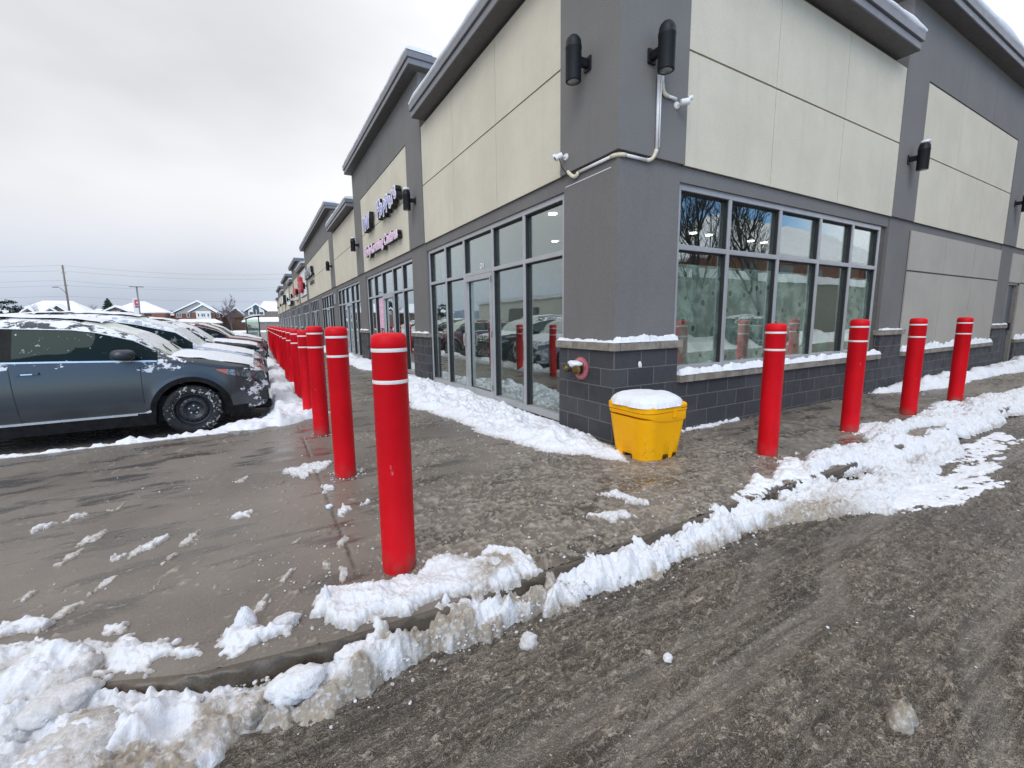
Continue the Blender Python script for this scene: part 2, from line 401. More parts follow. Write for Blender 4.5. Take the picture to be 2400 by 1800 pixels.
s_ = Nodes('yellow_plastic'); g9 = s_.n('ShaderNodeSeparateXYZ'); s_.l(s_.tc.outputs['Object'], g9.inputs[0]); c9 = s_.mix(s_.rng(s_.noise(3, 4), .3, .7), (.90, .41, .003), (.96, .46, .004)); c9 = s_.mix(s_.mth('MULTIPLY', s_.rng(s_.noise(22, 6, .75), .54, .66), s_.rng(g9.outputs[2], .3, .0, .12, .6)), c9, (.30, .18, .06)); c9 = s_.mix(s_.rng(s_.noise(14, 5, .7, s_.map((1, 1, 6))), .66, .70, 0, .3), c9, (.55, .25, .02)); M_YELLOW = s_.fin(c9, .5, s_.bump(s_.noise(150, 2), .15, .001), spec=.2)
M_WHITE = plain('white_paint', (.78, .78, .78), .45, 0, .05)
M_BEIGE = plain('cream_pvc', (.72, .64, .50), .45, 0, .05)
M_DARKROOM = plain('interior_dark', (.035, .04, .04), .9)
M_ROOMW = plain('interior_wall', (.30, .32, .30), .9)
M_ROOMC = plain('interior_ceiling', (.16, .18, .20), .9)
s_ = Nodes('downlight'); M_DOWN = s_.fin((1, 1, 1), .5, emit=(1, .95, .85), est=9)
M_DOORG = plain('grey_steel_door', (.085, .09, .105), .45, 0, .08)

def TEXT(txt, size, depth, mat, name, parent=None, M4=None, align='CENTER', bold=0, sx=1):
    cu = bpy.data.curves.new(name, 'FONT'); cu.body = txt; cu.size = size; cu.extrude = depth; cu.align_x = align; cu.offset = bold
    o = bpy.data.objects.new('tmp', cu); C.objects.link(o)
    dg = bpy.context.evaluated_depsgraph_get(); me = bpy.data.meshes.new_from_object(o.evaluated_get(dg))
    bpy.data.objects.remove(o); bpy.data.curves.remove(cu)
    me.materials.clear(); me.materials.append(mat)
    me.transform(Matrix.Diagonal((sx, 1, 1, 1)))
    if M4 is not None: me.transform(M4)
    o = bpy.data.objects.new(name, me); C.objects.link(o)
    if parent: o.parent = parent
    return o
def wallL(x, y, z, rot=0):   # text frame on the left facade (faces -X), reading towards the corner
    m_ = Matrix(((0, 0, -1, x), (-1, 0, 0, y), (0, 1, 0, z), (0, 0, 0, 1)))
    return m_ @ Matrix.Rotation(rot, 4, 'Z')

# ================================================================== GROUND
def seg_d(x, y, a, b):
    ax, ay = a; bx, by = b; dx, dy = bx-ax, by-ay
    t = np.clip(((x-ax)*dx+(y-ay)*dy)/(dx*dx+dy*dy), 0, 1)
    return np.hypot(x-ax-t*dx, y-ay-t*dy)
KX = np.array([-12, -8, -6.5, -5.2, -4.6, -4.2, -3.9, -3.6, -3.1, -2.5, 60.])
KY = np.array([-.2, -.45, -.62, -.82, -1.0, -1.25, -1.40, -1.53, -1.62, -1.65, -1.65])
def kerb_y(x): return np.interp(x, KX, KY)
# far ground sheet, snow covered
MB().add([(-900, -900, -.17), (900, -900, -.17), (900, 900, -.17), (-900, 900, -.17)], [(0, 1, 2, 3)]).build('ground', M_SNOW_FAR)['kind'] = 'structure'
RUTS = [[(-4.4, -3.3), (-2.19, -2.55), (-1.36, -2.52), (-.73, -2.49), (-.1, -2.22), (1.2, -2.15), (4, -2.3), (10, -2.3)],
        [(-4.4, -2.9), (-2.6, -2.35), (-1.9, -2.36), (-1.2, -2.30), (-.5, -2.05)], [(-2.2, -3.6), (-.6, -3.0), (1, -2.9), (5, -3.0), (12, -3.1)]]
def road_h(x, y):
    xr = x*.97+y*.24; yr = -x*.24+y*.97
    wx = xr+.035*fbm(xr, yr, .10, 3, 31); wy = yr+.035*fbm(xr, yr, .10, 3, 37)
    n1 = np.abs(vnoise(wx*.62/.024, wy*1.1/.024, 3)); n2 = np.abs(vnoise(wx*.5/.048, wy*1.1/.048, 9))
    r1 = np.clip(1-n1*4.2, 0, 1); r2 = np.clip(1-n2*4.0, 0, 1)
    f = fbm(x, y, .45, 4, 5); g_ = np.clip(.55+1.5*f, .12, 1.1)
    sm = np.zeros_like(x)
    for q, line in enumerate(RUTS):
        d_ = np.full(x.shape, 9.)
        for a, b in zip(line[:-1], line[1:]): d_ = np.minimum(d_, seg_d(x, y, a, b))
        d_ = d_+.03*fbm(x*.4, y, .2, 3, 55+q)
        sm = np.maximum(sm, (1-sstep(.03, .10, d_))*(.75 if q else 1))
        sm = np.maximum(sm, .0)
        f = f+.35*np.exp(-((d_-.13)/.03)**2)
    g_ = np.clip(.88+.7*f, .5, 1.15)
    pat = np.maximum(np.maximum(r1*.9, r2), .8*np.clip(1-np.abs(vnoise(wx*.55/.11, wy*1.2/.11, 19))*5.5, 0, 1))*g_
    pat = np.clip(pat+.18*sstep(.15, .45, f)+.38*sstep(-.6, 2.2, x)*np.clip(.5+f*1.6, 0, 1), 0, 1.25)*(1-.8*sm)
    h = pat*.012+.005*g_+.004*fbm(x, y, .03, 2, 8)-.006*sm+.004*sm*np.abs(fbm(x*.15+y*.05, y-x*.25, .012, 1, 66))
    return h, pat, sm
def grid(x0, x1, y0, y1, r): return np.meshgrid(np.arange(x0, x1+r*.5, r), np.arange(y0, y1+r*.5, r))
road = tag(bpy.data.objects.new('road', None), kind='structure'); C.objects.link(road)
for (x0, x1, y0, y1, r) in ((-4.6, -.2, -3.5, -1.5, .0062), (-.2, 3.2, -3.5, -1.5, .010), (3.2, 8.0, -3.5, -1.5, .02)):
    X, Y = grid(x0, x1, y0, y1, r)
    h, a, sm = road_h(X, Y)
    Z = -.15+h
    keep = Y < kerb_y(X)+.06
    grid_mesh('road_surface', X, Y, Z, M_ROAD, keep, {'slush': a, 'smear': sm}, road)
X, Y = grid(8.0, 40, -3.5, -1.5, .05); h, a, sm = road_h(X, Y); grid_mesh('road_surface', X, Y, -.15+h, M_ROAD, None, {'slush': a, 'smear': sm}, road)
X, Y = grid(-12, 40, -9.5, -3.5, .08); h, a, sm = road_h(X, Y); grid_mesh('road_surface', X, Y, -.15+h*.9, M_ROAD, None, {'slush': a, 'smear': sm}, road)
X, Y = grid(-12, -4.6, -3.5, 0, .05); h, a, sm = road_h(X, Y); grid_mesh('road_surface', X, Y, -.15+h, M_ROAD, Y < kerb_y(X)+.06, {'slush': a, 'smear': sm}, road)
# parking lot
def lot_h(x, y):
    f = fbm(x, y, 1.2, 4, 51); return .01*np.clip(f+.3, 0, 1), np.clip(.55+f*1.3, 0, 1)
lot = tag(bpy.data.objects.new('parking_lot', None), kind='structure'); C.objects.link(lot)
X, Y = grid(-9, -3.1, 3.1, 30, .06); h, a = lot_h(X, Y); grid_mesh('lot_surface', X, Y, -.152+h, M_ROAD, None, {'slush': a*.9}, lot)
X, Y = grid(-60, -9, -.5, 100, .5); h, a = lot_h(X, Y); grid_mesh('lot_surface', X, Y, -.152+h, M_ROAD, (X < -8.9), {'slush': a}, lot)
X, Y = grid(-9, -3.1, 30, 100, .3); h, a = lot_h(X, Y); grid_mesh('lot_surface', X, Y, -.152+h, M_ROAD, None, {'slush': a}, lot)

# sidewalk
JOINTS = [((-2.92, -1.62), (-2.92, 2.3)), ((-2.34, -.13), (.2, -.13)), ((-5.35, 1.18), (-4.56, 1.27)), ((-2.92, 2.3), (-2.92, 3.2)),
          ((-4.2, 3.1), (-5.3, 1.2)), ((.09, -.88), (.23, -1.6)), ((.05, -.6), (.2, -1.0)), ((-2.34, -.13), (-2.6, -.10)), ((2.3, -.02), (2.3, -1.62)), ((4.6, 0), (4.6, -1.62)), ((6.9, 0), (6.9, -1.62)),
          ((-2.92, 3.1), (-2.92, 30)), ((-2.9, 4.2), (0, 4.2)), ((-2.9, 7.4), (0, 7.4)), ((-2.9, 10.6), (0, 10.6))]
def walk_h(x, y, fine=True):
    amt = sstep(-3.0, -2.2, x)*(1-sstep(-1.05, .35, y))*1.0*(1-.5*sstep(0, 1, x))+.31+.14*np.exp(-((y+.3)/.8)**2)
    amt = np.maximum(amt, .55*np.exp(-((y-kerb_y(x)-.12)/.25)**2)*sstep(-4.2, -3.4, x))
    amt = np.maximum(amt, .35*sstep(.5, 1.8, x)*(1-sstep(-.9, -.5, y)))
    amt = np.maximum(amt, .30*(y > 3)*1.0)
    amt = np.maximum(amt, .85*np.exp(-((x+2.75)**2+(y-.85)**2)/.18))
    big = fbm(x, y, .55, 3, 61)
    # streaks: across-grain on the open slab at left, swirls at right
    xr = x*.5+y*.866; yr = -x*.866+y*.5
    st = ridge(xr*.45+.06*fbm(x, y, .2, 2, 4), yr*1.5+.04*fbm(x, y, .1, 2, 14), .085, 3, 71)
    wx = x+.05*fbm(x, y, .12, 3, 81); wy = y+.05*fbm(x, y, .12, 3, 85)
    sw = np.maximum(np.clip(1-np.abs(vnoise(wx/.036, wy/.036, 91))*3.2, 0, 1), .9*np.clip(1-np.abs(vnoise(wx/.078, wy/.078, 93))*3.4, 0, 1))
    left = 1-sstep(-3.0, -2.4, x)
    pat = st*left+sw*(1-left)
    th = .98-.66*np.clip(amt+.75*big, 0, 1)
    s_ = sstep(th, th+.22, pat)
    spk = sstep(.55, .72, fbm(x, y, .035, 2, 95))*sstep(.15, .5, amt+.3*big)
    m_ = np.clip(np.maximum(s_, spk*.8), 0, 1)
    h = m_*(.006+.009*np.clip(fbm(x, y, .04, 2, 99)+.3, 0, 1))
    j = np.zeros_like(x)
    for a, b in JOINTS: j = np.maximum(j, 1-sstep(.003, .011 if fine else .03, seg_d(x, y, a, b)+.004*fbm(x, y, .05, 2, 3)))
    j = j*sstep(-.35, .15, fbm(x, y, .25, 3, 44)); return h-.006*j*(1-m_), m_*.62, j*(1-m_)
walk = tag(bpy.data.objects.new('sidewalk', None), kind='structure'); C.objects.link(walk)
for (x0, x1, yt, nx, ny) in ((-6.4, -3.6, 3.12, 200, 340), (-3.6, 1.4, 3.12, 416, 400), (1.4, 24, .02, 560, 42)):
    xs = np.linspace(x0, x1, nx); t = np.linspace(0, 1, ny)
    X, T = np.meshgrid(xs, t); K = kerb_y(X); Y = K+T*(yt-K)
    h, m_, j = walk_h(X, Y, x1 < 2)
    grid_mesh('concrete_slab', X, Y, h, M_WALK, (X < .3) | (Y < .1), {'slush': m_, 'joint': j}, walk)
X, Y = grid(-12, -6.4, -.7, 3.12, .06); h, m_, j = walk_h(X, Y, False); grid_mesh('concrete_slab', X, Y, h, M_WALK, Y > kerb_y(X), {'slush': m_, 'joint': j}, walk)
for (y0, y1, r) in ((3.12, 9.1, .025), (9.1, 30.1, .07), (30.1, 90, .3)):
    X, Y = grid(-3.14, .3, y0, y1, r); h, m_, j = walk_h(X, Y, False); grid_mesh('concrete_slab', X, Y, h, M_WALK, None, {'slush': m_, 'joint': j}, walk)
# kerbs: rounded nose and a vertical face
def kerb_strip(path, parent):
    prof = [(0, 0), (.008, -.002), (.018, -.009), (.024, -.02), (.027, -.05), (.03, -.08), (.031, -.12), (.03, -.2)]
    V = []; F = []
    n = len(path); k = len(prof)
    for i, (x, y) in enumerate(path):
        a = path[max(i-1, 0)]; b = path[min(i+1, n-1)]; tx, ty = b[0]-a[0], b[1]-a[1]; L_ = math.hypot(tx, ty); nx_, ny_ = ty/L_, -tx/L_
        for q_, (o, z) in enumerate(prof):
            o = o+(.006*math.sin(x*23+z*40)+.005*math.sin(x*61+y*17))*(q_ > 1); V.append((x+nx_*o, y+ny_*o, z))
    for i in range(n-1):
        for q in range(k-1): F.append((i*k+q, i*k+q+1, (i+1)*k+q+1, (i+1)*k+q))
    return np_mesh('kerb_face', V, F, M_KERB, parent, {'slush': np.zeros(len(V))})
kerb = tag(bpy.data.objects.new('kerb', None), kind='structure'); C.objects.link(kerb)
kerb_strip([(x, float(kerb_y(x))) for x in np.concatenate([np.linspace(-12, -4.7, 40), np.linspace(-4.6, 1.0, 260), np.linspace(1.1, 24, 60)])], kerb)
kerb_strip([(-3.14, y) for y in np.linspace(90, 3.25, 60)]+[(-3.2, 3.12)]+[(x, 3.12) for x in np.linspace(-3.3, -12, 40)][0:], kerb) if False else None
kerb_strip([(-3.14, y) for y in np.linspace(3.12, 90, 60)][::-1] , kerb)
kerb_strip([(x, 3.12) for x in np.linspace(-3.14, -12, 60)], kerb)

# ================================================================== SNOW PATCHES
def poly_sd(X, Y, poly):
    """signed distance, positive inside"""
    n = len(poly); inside = np.zeros(X.shape, bool); d_ = np.full(X.shape, 1e9)
    for i in range(n):
        a = poly[i]; b = poly[(i+1) % n]
        d_ = np.minimum(d_, seg_d(X, Y, a, b))
        c = ((a[1] > Y) != (b[1] > Y))
        with np.errstate(divide='ignore', invalid='ignore'):
            xi = (b[0]-a[0])*(Y-a[1])/(b[1]-a[1]+1e-12)+a[0]
        inside ^= c & (X < xi)
    return np.where(inside, d_, -d_)
def snow_patch(name, polys, zb, hmax, res, mat, seed=1, rag=.06, edge=.12, lump=.35, nsc=.15, dirt=None, label=None, parent=None, holes=(), streak=None, drop=.02):
    xs = [p[0] for q in polys for p in q]; ys = [p[1] for q in polys for p in q]; e = rag+.05
    X, Y = grid(min(xs)-e, max(xs)+e, min(ys)-e, max(ys)+e, res)
    s_ = np.full(X.shape, -9.)
    for q in polys: s_ = np.maximum(s_, poly_sd(X, Y, q))
    for q in holes: s_ = np.minimum(s_, -poly_sd(X, Y, q))
    if streak:
        ang, k = streak; ca, sa = math.cos(ang), math.sin(ang); xr = X*ca+Y*sa; yr = -X*sa+Y*ca
        n_ = fbm(xr*k, yr, nsc*1.3, 4, seed)
    else: n_ = fbm(X, Y, nsc*1.4, 4, seed, .6)
    s_ = s_+rag*1.5*n_+min(rag, .05)*(.75*fbm(X, Y, .035, 3, seed+21, .6)+.5*fbm(X, Y, .11, 2, seed+23))
    t = np.clip(s_/edge, 0, 1); base = 1-(1-t)**2
    hmax = hmax(X, Y) if callable(hmax) else hmax
    h = hmax*base*(1-lump*.5+lump*1.6*fbm(X, Y, nsc, 4, seed+7, .55))
    bl = np.abs(fbm(X, Y, .05, 3, seed+13, .6)); cl = (.5-bl)
    h += (.14*hmax+.004)*cl*np.minimum(1, base*1.6)*2*(.4+.8*np.clip(fbm(X, Y, .3, 2, seed+31)+.5, 0, 1))+.005*fbm(X, Y, .016, 2, seed+5)*(base > 0)
    h = np.where(s_ > 0, np.maximum(h, .0015), -drop)
    zz = zb(X, Y) if callable(zb) else zb
    dd = (dirt(X, Y, s_) if dirt else np.zeros_like(X))+(.40*sstep(.03, 0, s_) if drop > 0 else 0)
    o = grid_mesh(name, X, Y, zz+h, mat, s_ > -res*.3, {'dirt': np.clip(dd, 0, 1)}, parent)
    if label: tag(o, label, 'snow', kind='stuff')
    return o
def flat(z): return lambda X, Y: z
def z_step(X, Y): return np.where(Y > kerb_y(X)-.035, 0., -.155)
def road_dirt(lim=-1.75, w=.2, k=.9):
    def f(X, Y, s_): return k*sstep(0, 1, (lim-Y)/w+.4+.9*fbm(X, Y, .16, 4, 77, .6))
    return f
# bank along the storefront at left
snow_patch('snow_bank', [[(.12, 5.95), (.12, 7.0), (-.25, 7.6), (-.55, 7.3), (-.7, 5.6), (-1.28, 3.38), (-1.04, 2.39), (-.95, 1.09), (-.84, .23), (-.49, -.18), (-.33, -.59), (-.16, -.42), (-.02, -.05), (-.01, .1), (-.01, .98), (.12, 1.0)]],
           0, .16, .014, M_SNOW, 21, .07, .5, .55, .3, lambda X, Y, s_: .35*sstep(.12, 0, s_), 'long white snow bank piled along the storefront windows')
snow_patch('snow_bank', [[(.1, 16.5), (.1, 9.0), (-.5, 9.0), (-.75, 10.5), (-.62, 12.5), (-.2, 16.0)]], 0, .16, .04, M_SNOW, 23, .1, .3, .4, .3, None, 'smaller snow bank by the second storefront behind the bollards')
snow_patch('snow_bank', [[(.1, 60), (.1, 18), (-.5, 19), (-.5, 40), (-.3, 60)]], 0, .13, .12, M_SNOW, 25, .2, .3, .4, .5, None, 'far snow bank along the distant storefronts')
# band along the kerb on the right
snow_patch('snow_ridge', [[(.75, -1.60), (.95, -1.42), (1.3, -1.33), (1.9, -1.35), (2.5, -1.30), (3.3, -1.2), (4.0, -1.25), (4.6, -1.2), (5.6, -1.28), (6.6, -1.15), (8.2, -1.3), (12, -1.3), (14, -1.7), (9, -1.80), (6.2, -1.75), (4.82, -1.8), (3.8, -1.75), (3.3, -2.0), (2.6, -1.98), (2.0, -2.2), (1.5, -2.1), (1.0, -2.2), (.75, -2.15), (.4, -2.0), (0, -1.88), (-.52, -1.82), (-1.1, -1.84), (-1.53, -1.86), (-1.85, -1.80), (-2.1, -1.80), (-2.1, -1.60), (-1.5, -1.50), (-.9, -1.50), (-.3, -1.50), (.2, -1.52), (.5, -1.54)]],
           lambda X, Y: -.155+.145*sstep(-1.95, -1.45, Y)*sstep(.1, .9, X), lambda X, Y: .105+.040*(1-sstep(-.3, .4, X)), .0075, M_SNOW_DIRTY, 31, .055, .15, .35, .13, lambda X, Y, s_: road_dirt(-1.80, .10, .85)(X, Y, s_)*(1-sstep(.2, 1.0, X)*.85), 'long ploughed snow ridge along the kerb beside the four right bollards',
           holes=[[(1.6, -1.3), (1.95, -1.42), (2.5, -1.42), (2.45, -1.25), (1.9, -1.22)], [(2.9, -1.52), (3.6, -1.46), (3.9, -1.55), (3.1, -1.62)], [(4.7, -1.42), (5.5, -1.38), (5.3, -1.5)], [(.95, -1.72), (1.5, -1.80), (1.7, -1.74), (1.2, -1.66)], [(2.2, -1.80), (2.9, -1.86), (2.7, -1.76)]], streak=(R(-8), .45))
# thin smeared snow running out from the ridge onto the road
snow_patch('snow_patches', [[(.6, -1.9), (2.2, -1.95), (3.6, -1.85), (5, -1.8), (5, -1.95), (3.4, -2.15), (2.4, -2.3), (1.5, -2.4), (.9, -2.3)]], -.142, .014, .011, M_SNOW, 37, .22, .05, .8, .10, None, 'thin smeared snow streaks at the road side of the ridge', streak=(R(-12), .22))
snow_patch('snow_patches', [[(.2, -1.62), (.55, -1.42), (.9, -1.3), (1.3, -1.25), (1.1, -1.45), (.7, -1.66)], [(-.25, -1.63), (.1, -1.45), (.35, -1.40), (.35, -1.66)], [(2.6, -1.22), (3.2, -1.0), (3.7, -1.1), (3.3, -1.3)], [(5.0, -1.15), (5.8, -.95), (6.4, -1.1), (6, -1.3)]], 0, .04, .012, M_SNOW, 33, .06, .1, .6, .1, None, 'thin white snow patches on the sidewalk around the right bollards')
snow_patch('snow_bank', [[(6.0, .02), (6.2, -.12), (7.2, -.46), (8.4, -.52), (9.95, -.5), (13.0, -.6), (17.4, -.3), (20, -.2), (20, .02)]], 0, .2, .03, M_SNOW, 35, .08, .3, .5, .4, None, 'white snow bank against the brick wall under the blank panels')
snow_patch('snow_bank', [[(1.0, .02), (1.02, -.06), (1.6, -.07), (2.3, -.03), (2.3, .02)]], 0, .035, .01, M_SNOW, 36, .03, .05, .5, .08, None, 'thin snow strip at the wall foot right of the yellow bin')
# bank in front: upper part on the kerb top, lower part on the road
snow_patch('snow_bank', [[(-3.17, -1.40), (-3.12, -1.27), (-2.95, -1.22), (-2.85, -1.30), (-2.66, -1.31), (-2.52, -1.24), (-2.36, -1.27), (-2.30, -1.36), (-2.2, -1.26), (-2.08, -1.36), (-2.02, -1.52), (-2.03, -1.66), (-2.25, -1.70), (-2.45, -1.64), (-2.62, -1.60), (-2.8, -1.62), (-2.95, -1.58), (-3.1, -1.52)]],
           flat(0), .055, .006, M_SNOW_DIRTY, 41, .04, .06, .4, .11, lambda X, Y, s_: .9*sstep(-2.55, -2.2, X)*sstep(-.25, .35, fbm(X, Y, .12, 3, 6))+.2*sstep(.05, 0, s_), 'snow mound on the kerb at the foot of the nearest bollard')
snow_patch('snow_bank', [[(-4.0, -1.30), (-3.7, -1.48), (-3.35, -1.55), (-3.0, -1.56), (-2.5, -1.58), (-1.95, -1.58), (-1.95, -1.76), (-2.2, -1.80), (-2.5, -1.80), (-2.8, -1.79), (-3.0, -1.83), (-3.2, -1.85), (-3.45, -1.80), (-3.55, -1.92), (-3.8, -1.95), (-4.3, -2.0), (-4.9, -1.9), (-4.8, -1.1), (-4.3, -1.15)]],
           flat(-.155), lambda X, Y: .095+.055*sstep(-3.55, -3.8, X)-.02*sstep(-2.9, -3.1, X)*sstep(-3.55, -3.45, X)+.062*sstep(-3.2, -2.95, X), .006, M_SNOW_DIRTY, 43, .04, .08, .42, .10, lambda X, Y, s_: np.clip(road_dirt(-1.78, .06, .9)(X, Y, s_)*sstep(-3.6, -3.2, X)+.9*sstep(-.05, .35, fbm(X, Y, .22, 3, 8))*sstep(-1.58, -1.70, Y), 0, 1), 'broken dirty snow bank along the foot of the kerb')
snow_patch('snow_bank', [[(-5.4, -.70), (-4.5, -.86), (-4.17, -.99), (-3.98, -1.12), (-3.93, -1.30), (-3.98, -1.45), (-4.05, -1.62), (-4.4, -1.75), (-5.3, -1.5)]],
           lambda X, Y: -.155+.155*sstep(-.16, .0, Y-kerb_y(X)), .065, .006, M_SNOW_DIRTY, 44, .05, .09, .6, .10, lambda X, Y, s_: .5*sstep(-.02, .4, fbm(X, Y, .2, 3, 18)), 'snow heap burying the kerb at the left corner')
snow_patch('snow_patches', [[(-4.05, -1.08), (-3.9, -1.12), (-3.76, -1.22), (-3.62, -1.34), (-3.60, -1.42), (-3.8, -1.40), (-4.0, -1.33)], [(-3.55, -1.42), (-3.52, -1.3), (-3.44, -1.26), (-3.36, -1.38), (-3.25, -1.31), (-3.2, -1.42), (-3.3, -1.49), (-3.5, -1.49)], [(-4.45, -.72), (-4.2, -.83), (-4.22, -.88), (-4.45, -.82)], [(-4.0, -1.0), (-3.9, -1.02), (-3.92, -1.1), (-3.98, -1.08)]],
           flat(0), .035, .006, M_SNOW_DIRTY, 45, .05, .06, .6, .09, lambda X, Y, s_: .25*sstep(.03, 0, s_), 'ragged snow crust on the left kerb top')
snow_patch('snow_flakes', [[(-3.23, .98), (-3.02, 1.10), (-2.78, 1.02), (-2.78, .86), (-3.03, .68)], [(-2.90, -.23), (-2.84, -.14), (-2.79, -.25), (-2.87, -.33)], [(-1.11, -.98), (-.91, -1.02), (-.85, -1.35), (-.95, -1.33), (-1.0, -1.12)], [(-2.58, .5), (-2.5, .58), (-2.52, .68), (-2.6, .62)], [(-2.72, -.22), (-2.62, -.2), (-2.66, -.12)], [(-2.93, .2), (-2.86, .26), (-2.9, .34)], [(-1.35, -1.25), (-1.15, -1.3), (-1.1, -1.42), (-1.3, -1.4)], [(-4.75, .55), (-4.5, .72), (-4.45, .68), (-4.7, .5)], [(-3.6, .05), (-3.4, .12), (-3.45, .02)], [(-4.1, -.25), (-3.9, -.1), (-3.95, -.2)]],
           flat(.002), .022, .007, M_SNOW, 47, .05, .04, .6, .06, lambda X, Y, s_: .3+0*X, 'small scattered snow scraps on the wet sidewalk', streak=(R(60), .4))
_st = []
for cx, cy, k in ((-4.37, -.07, 1), (-4.32, .16, 1), (-4.04, -.21, .8), (-3.97, -.12, 1), (-3.76, -.14, 1), (-3.85, -.44, .8), (-4.2, -.76, 1), (-4.11, -.57, 1), (-3.68, -.23, .6), (-3.87, -.72, .6), (-3.18, -.53, .6), (-3.26, -.99, .7), (-3.39, -1.20, .8), (-4.41, -.48, .7), (-2.93, -.72, .5), (-3.5, .9, .6), (-4.3, .75, .7), (-3.05, -.95, .6), (-3.0, -1.1, .6)):
    a = R(70+rnd.uniform(-14, 14)); l = .10*k; w9 = .020*k+.006; ca, sa = math.cos(a), math.sin(a)
    _st.append([(cx+ca*l*u-sa*w9*v, cy+sa*l*u+ca*w9*v) for u, v in ((-1, -.4), (0, -1), (1, -.3), (1, .5), (0, 1), (-1, .3))])
snow_patch('slush_scraps', _st, .001, .013, .0065, M_SNOW_DIRTY, 61, .035, .03, .7, .05, lambda X, Y, s_: .42+0*X, 'thin grey translucent slush scraps on the open wet slab at left', streak=(R(70), .35))
# snow by the parked cars
snow_patch('snow_strip', [[(-9, 3.02), (-5, 3.03), (-4.2, 3.02), (-3.7, 3.0), (-3.7, 3.16), (-5, 3.15), (-9, 3.15)]], flat(-.005), .03, .012, M_SNOW, 49, .02, .06, .6, .12, None, 'thin snow line on the kerb edge beside the nearest car')
snow_patch('snow_bank', [[(-9, 3.10), (-9, 3.20), (-4.3, 3.22), (-4.0, 3.35), (-3.6, 3.55), (-3.3, 3.8), (-3.28, 5.0), (-3.3, 9), (-3.3, 14), (-3.3, 40), (-2.95, 40), (-2.85, 14), (-2.7, 9.7), (-2.82, 7.6), (-2.55, 6.6), (-2.95, 5.9), (-2.6, 4.9), (-2.62, 4.2), (-2.45, 3.6), (-2.75, 3.25), (-3.1, 3.02), (-3.38, 2.95), (-3.8, 3.04)]],
           lambda X, Y: np.where((X < -3.16), -.08, 0.), .15, .03, M_SNOW, 51, .09, .22, .6, .3, None, 'snow bank along the kerb in front of the parked cars')

# chunks and crumbs of snow
def lump_mesh(seed, rx_, ry_, rz_, n=22, rough=.34):
    th = np.linspace(0, PI, n)[:, None]; ph = np.linspace(0, 2*PI, 2*n, endpoint=False)[None, :]
    x = np.sin(th)*np.cos(ph); y = np.sin(th)*np.sin(ph); z = np.cos(th)+0*ph
    r_ = 1+rough*(.35*np.abs(fbm(x*2+z, y*2-z, .22, 2, seed+9))+fbm(x*1.3+seed*3.1+z, y*1.3-seed*1.7+z*.7, .9, 4, seed)+.5*np.abs(fbm(x+z*2, y-z, .35, 3, seed+3)))
    r_ = r_/np.maximum(1, .75+.5*np.abs(z)**3)
    V = np.stack([x*r_*rx_, y*r_*ry_, z*r_*rz_], -1).reshape(-1, 3); F = []
    m_ = 2*n
    for i in range(n-1):
        for k in range(m_): F.append((i*m_+k, (i+1)*m_+k, (i+1)*m_+(k+1) % m_, i*m_+(k+1) % m_))
    return V, F
CH = [((-3.93, -1.66, -.05), (.12, .15, .06), 3, .5, 'big dirty slab of packed snow at the bottom left'),
      ((-3.27, -1.71, -.07), (.095, .07, .055), 5, .05, 'white rounded snow block standing in the gutter'),
      ((-3.03, -1.69, -.055), (.085, .055, .05), 7, .1, 'white snow block wedged against the kerb face'),
      ((-3.44, -1.33, .04), (.05, .04, .065), 9, 0., 'pointed white snow lump on the kerb edge'),
      ((-3.28, -1.40, .02), (.055, .035, .03), 11, .3, 'oval yellowish snow lump lying on the kerb edge'),
      ((-1.33, -2.98, -.11), (.050, .045, .07), 13, .95, 'lone brown ice chunk standing on the slushy road'),
      ((-2.30, -1.92, -.13), (.045, .04, .04), 15, .4, 'grey snow lump at the edge of the slush below the mound'),
      ((-2.93, -.14, .015), (.024, .02, .018), 17, .05, 'tiny snow crumb on bare concrete left of the nearest bollard'),
      ((-1.82, -2.32, -.135), (.022, .018, .015), 19, .2, 'small white snow crumb lying on the brown road slush'),
      ((-3.10, -1.35, .05), (.022, .03, .06), 21, .0, 'upright snow shard at the left end of the kerb mound'),
      ((-4.02, -1.44, .0), (.10, .08, .05), 23, .35, 'flat white snow slab at the bottom left beside the biggest one'),
      ((-3.42, -1.76, -.08), (.03, .035, .045), 25, .7, 'brown icy lump in the gutter between the snow slabs')]
for loc, rr, sd, dt, lab in CH:
    V, F = lump_mesh(sd, *rr)
    if sd in (13, 9, 21): kk = np.clip(1.15-.75*(V[:, 2]/rr[2]+1)/2, .15, 1.2); V[:, 0] *= kk; V[:, 1] *= kk
    o = np_mesh('snow_chunk', V, F, M_SNOW_DIRTY, None, {'dirt': np.full(len(V), dt)})
    o.location = loc; tag(o, lab, 'snow chunk')
crumbV, crumbF, crumbD = [], [], []
rs = np.random.RandomState(5)
LV = [lump_mesh(100+i, 1, 1, .8, 5, .5) for i in range(6)]
def crumbs(n, fx, smin, smax, dirt):
    for i in range(n):
        x, y, z = fx(); s_ = smin+(smax-smin)*rs.rand()**2.5
        V, F = LV[rs.randint(6)]; a = rs.rand()*6.3; ca, sa = math.cos(a), math.sin(a)
        W_ = np.stack([V[:, 0]*ca-V[:, 1]*sa*.7, V[:, 0]*sa+V[:, 1]*ca*.7, V[:, 2]*.7], -1)*s_+np.array([x, y, z+s_*.3])
        b = sum(len(q) for q in crumbV); crumbV.append(W_); crumbF.extend([tuple(j+b for j in f) for f in F]); crumbD.append(np.full(len(V), dirt*rs.rand()))
def _k(): x = -4.4+rs.rand()*6.4; y = float(kerb_y(x))-.05-abs(rs.randn())*.10; return x, y, -.145+.09*max(0., 1-abs(y-float(kerb_y(x))+.06)/.16)
crumbs(1700, _k, .002, .011, .9)
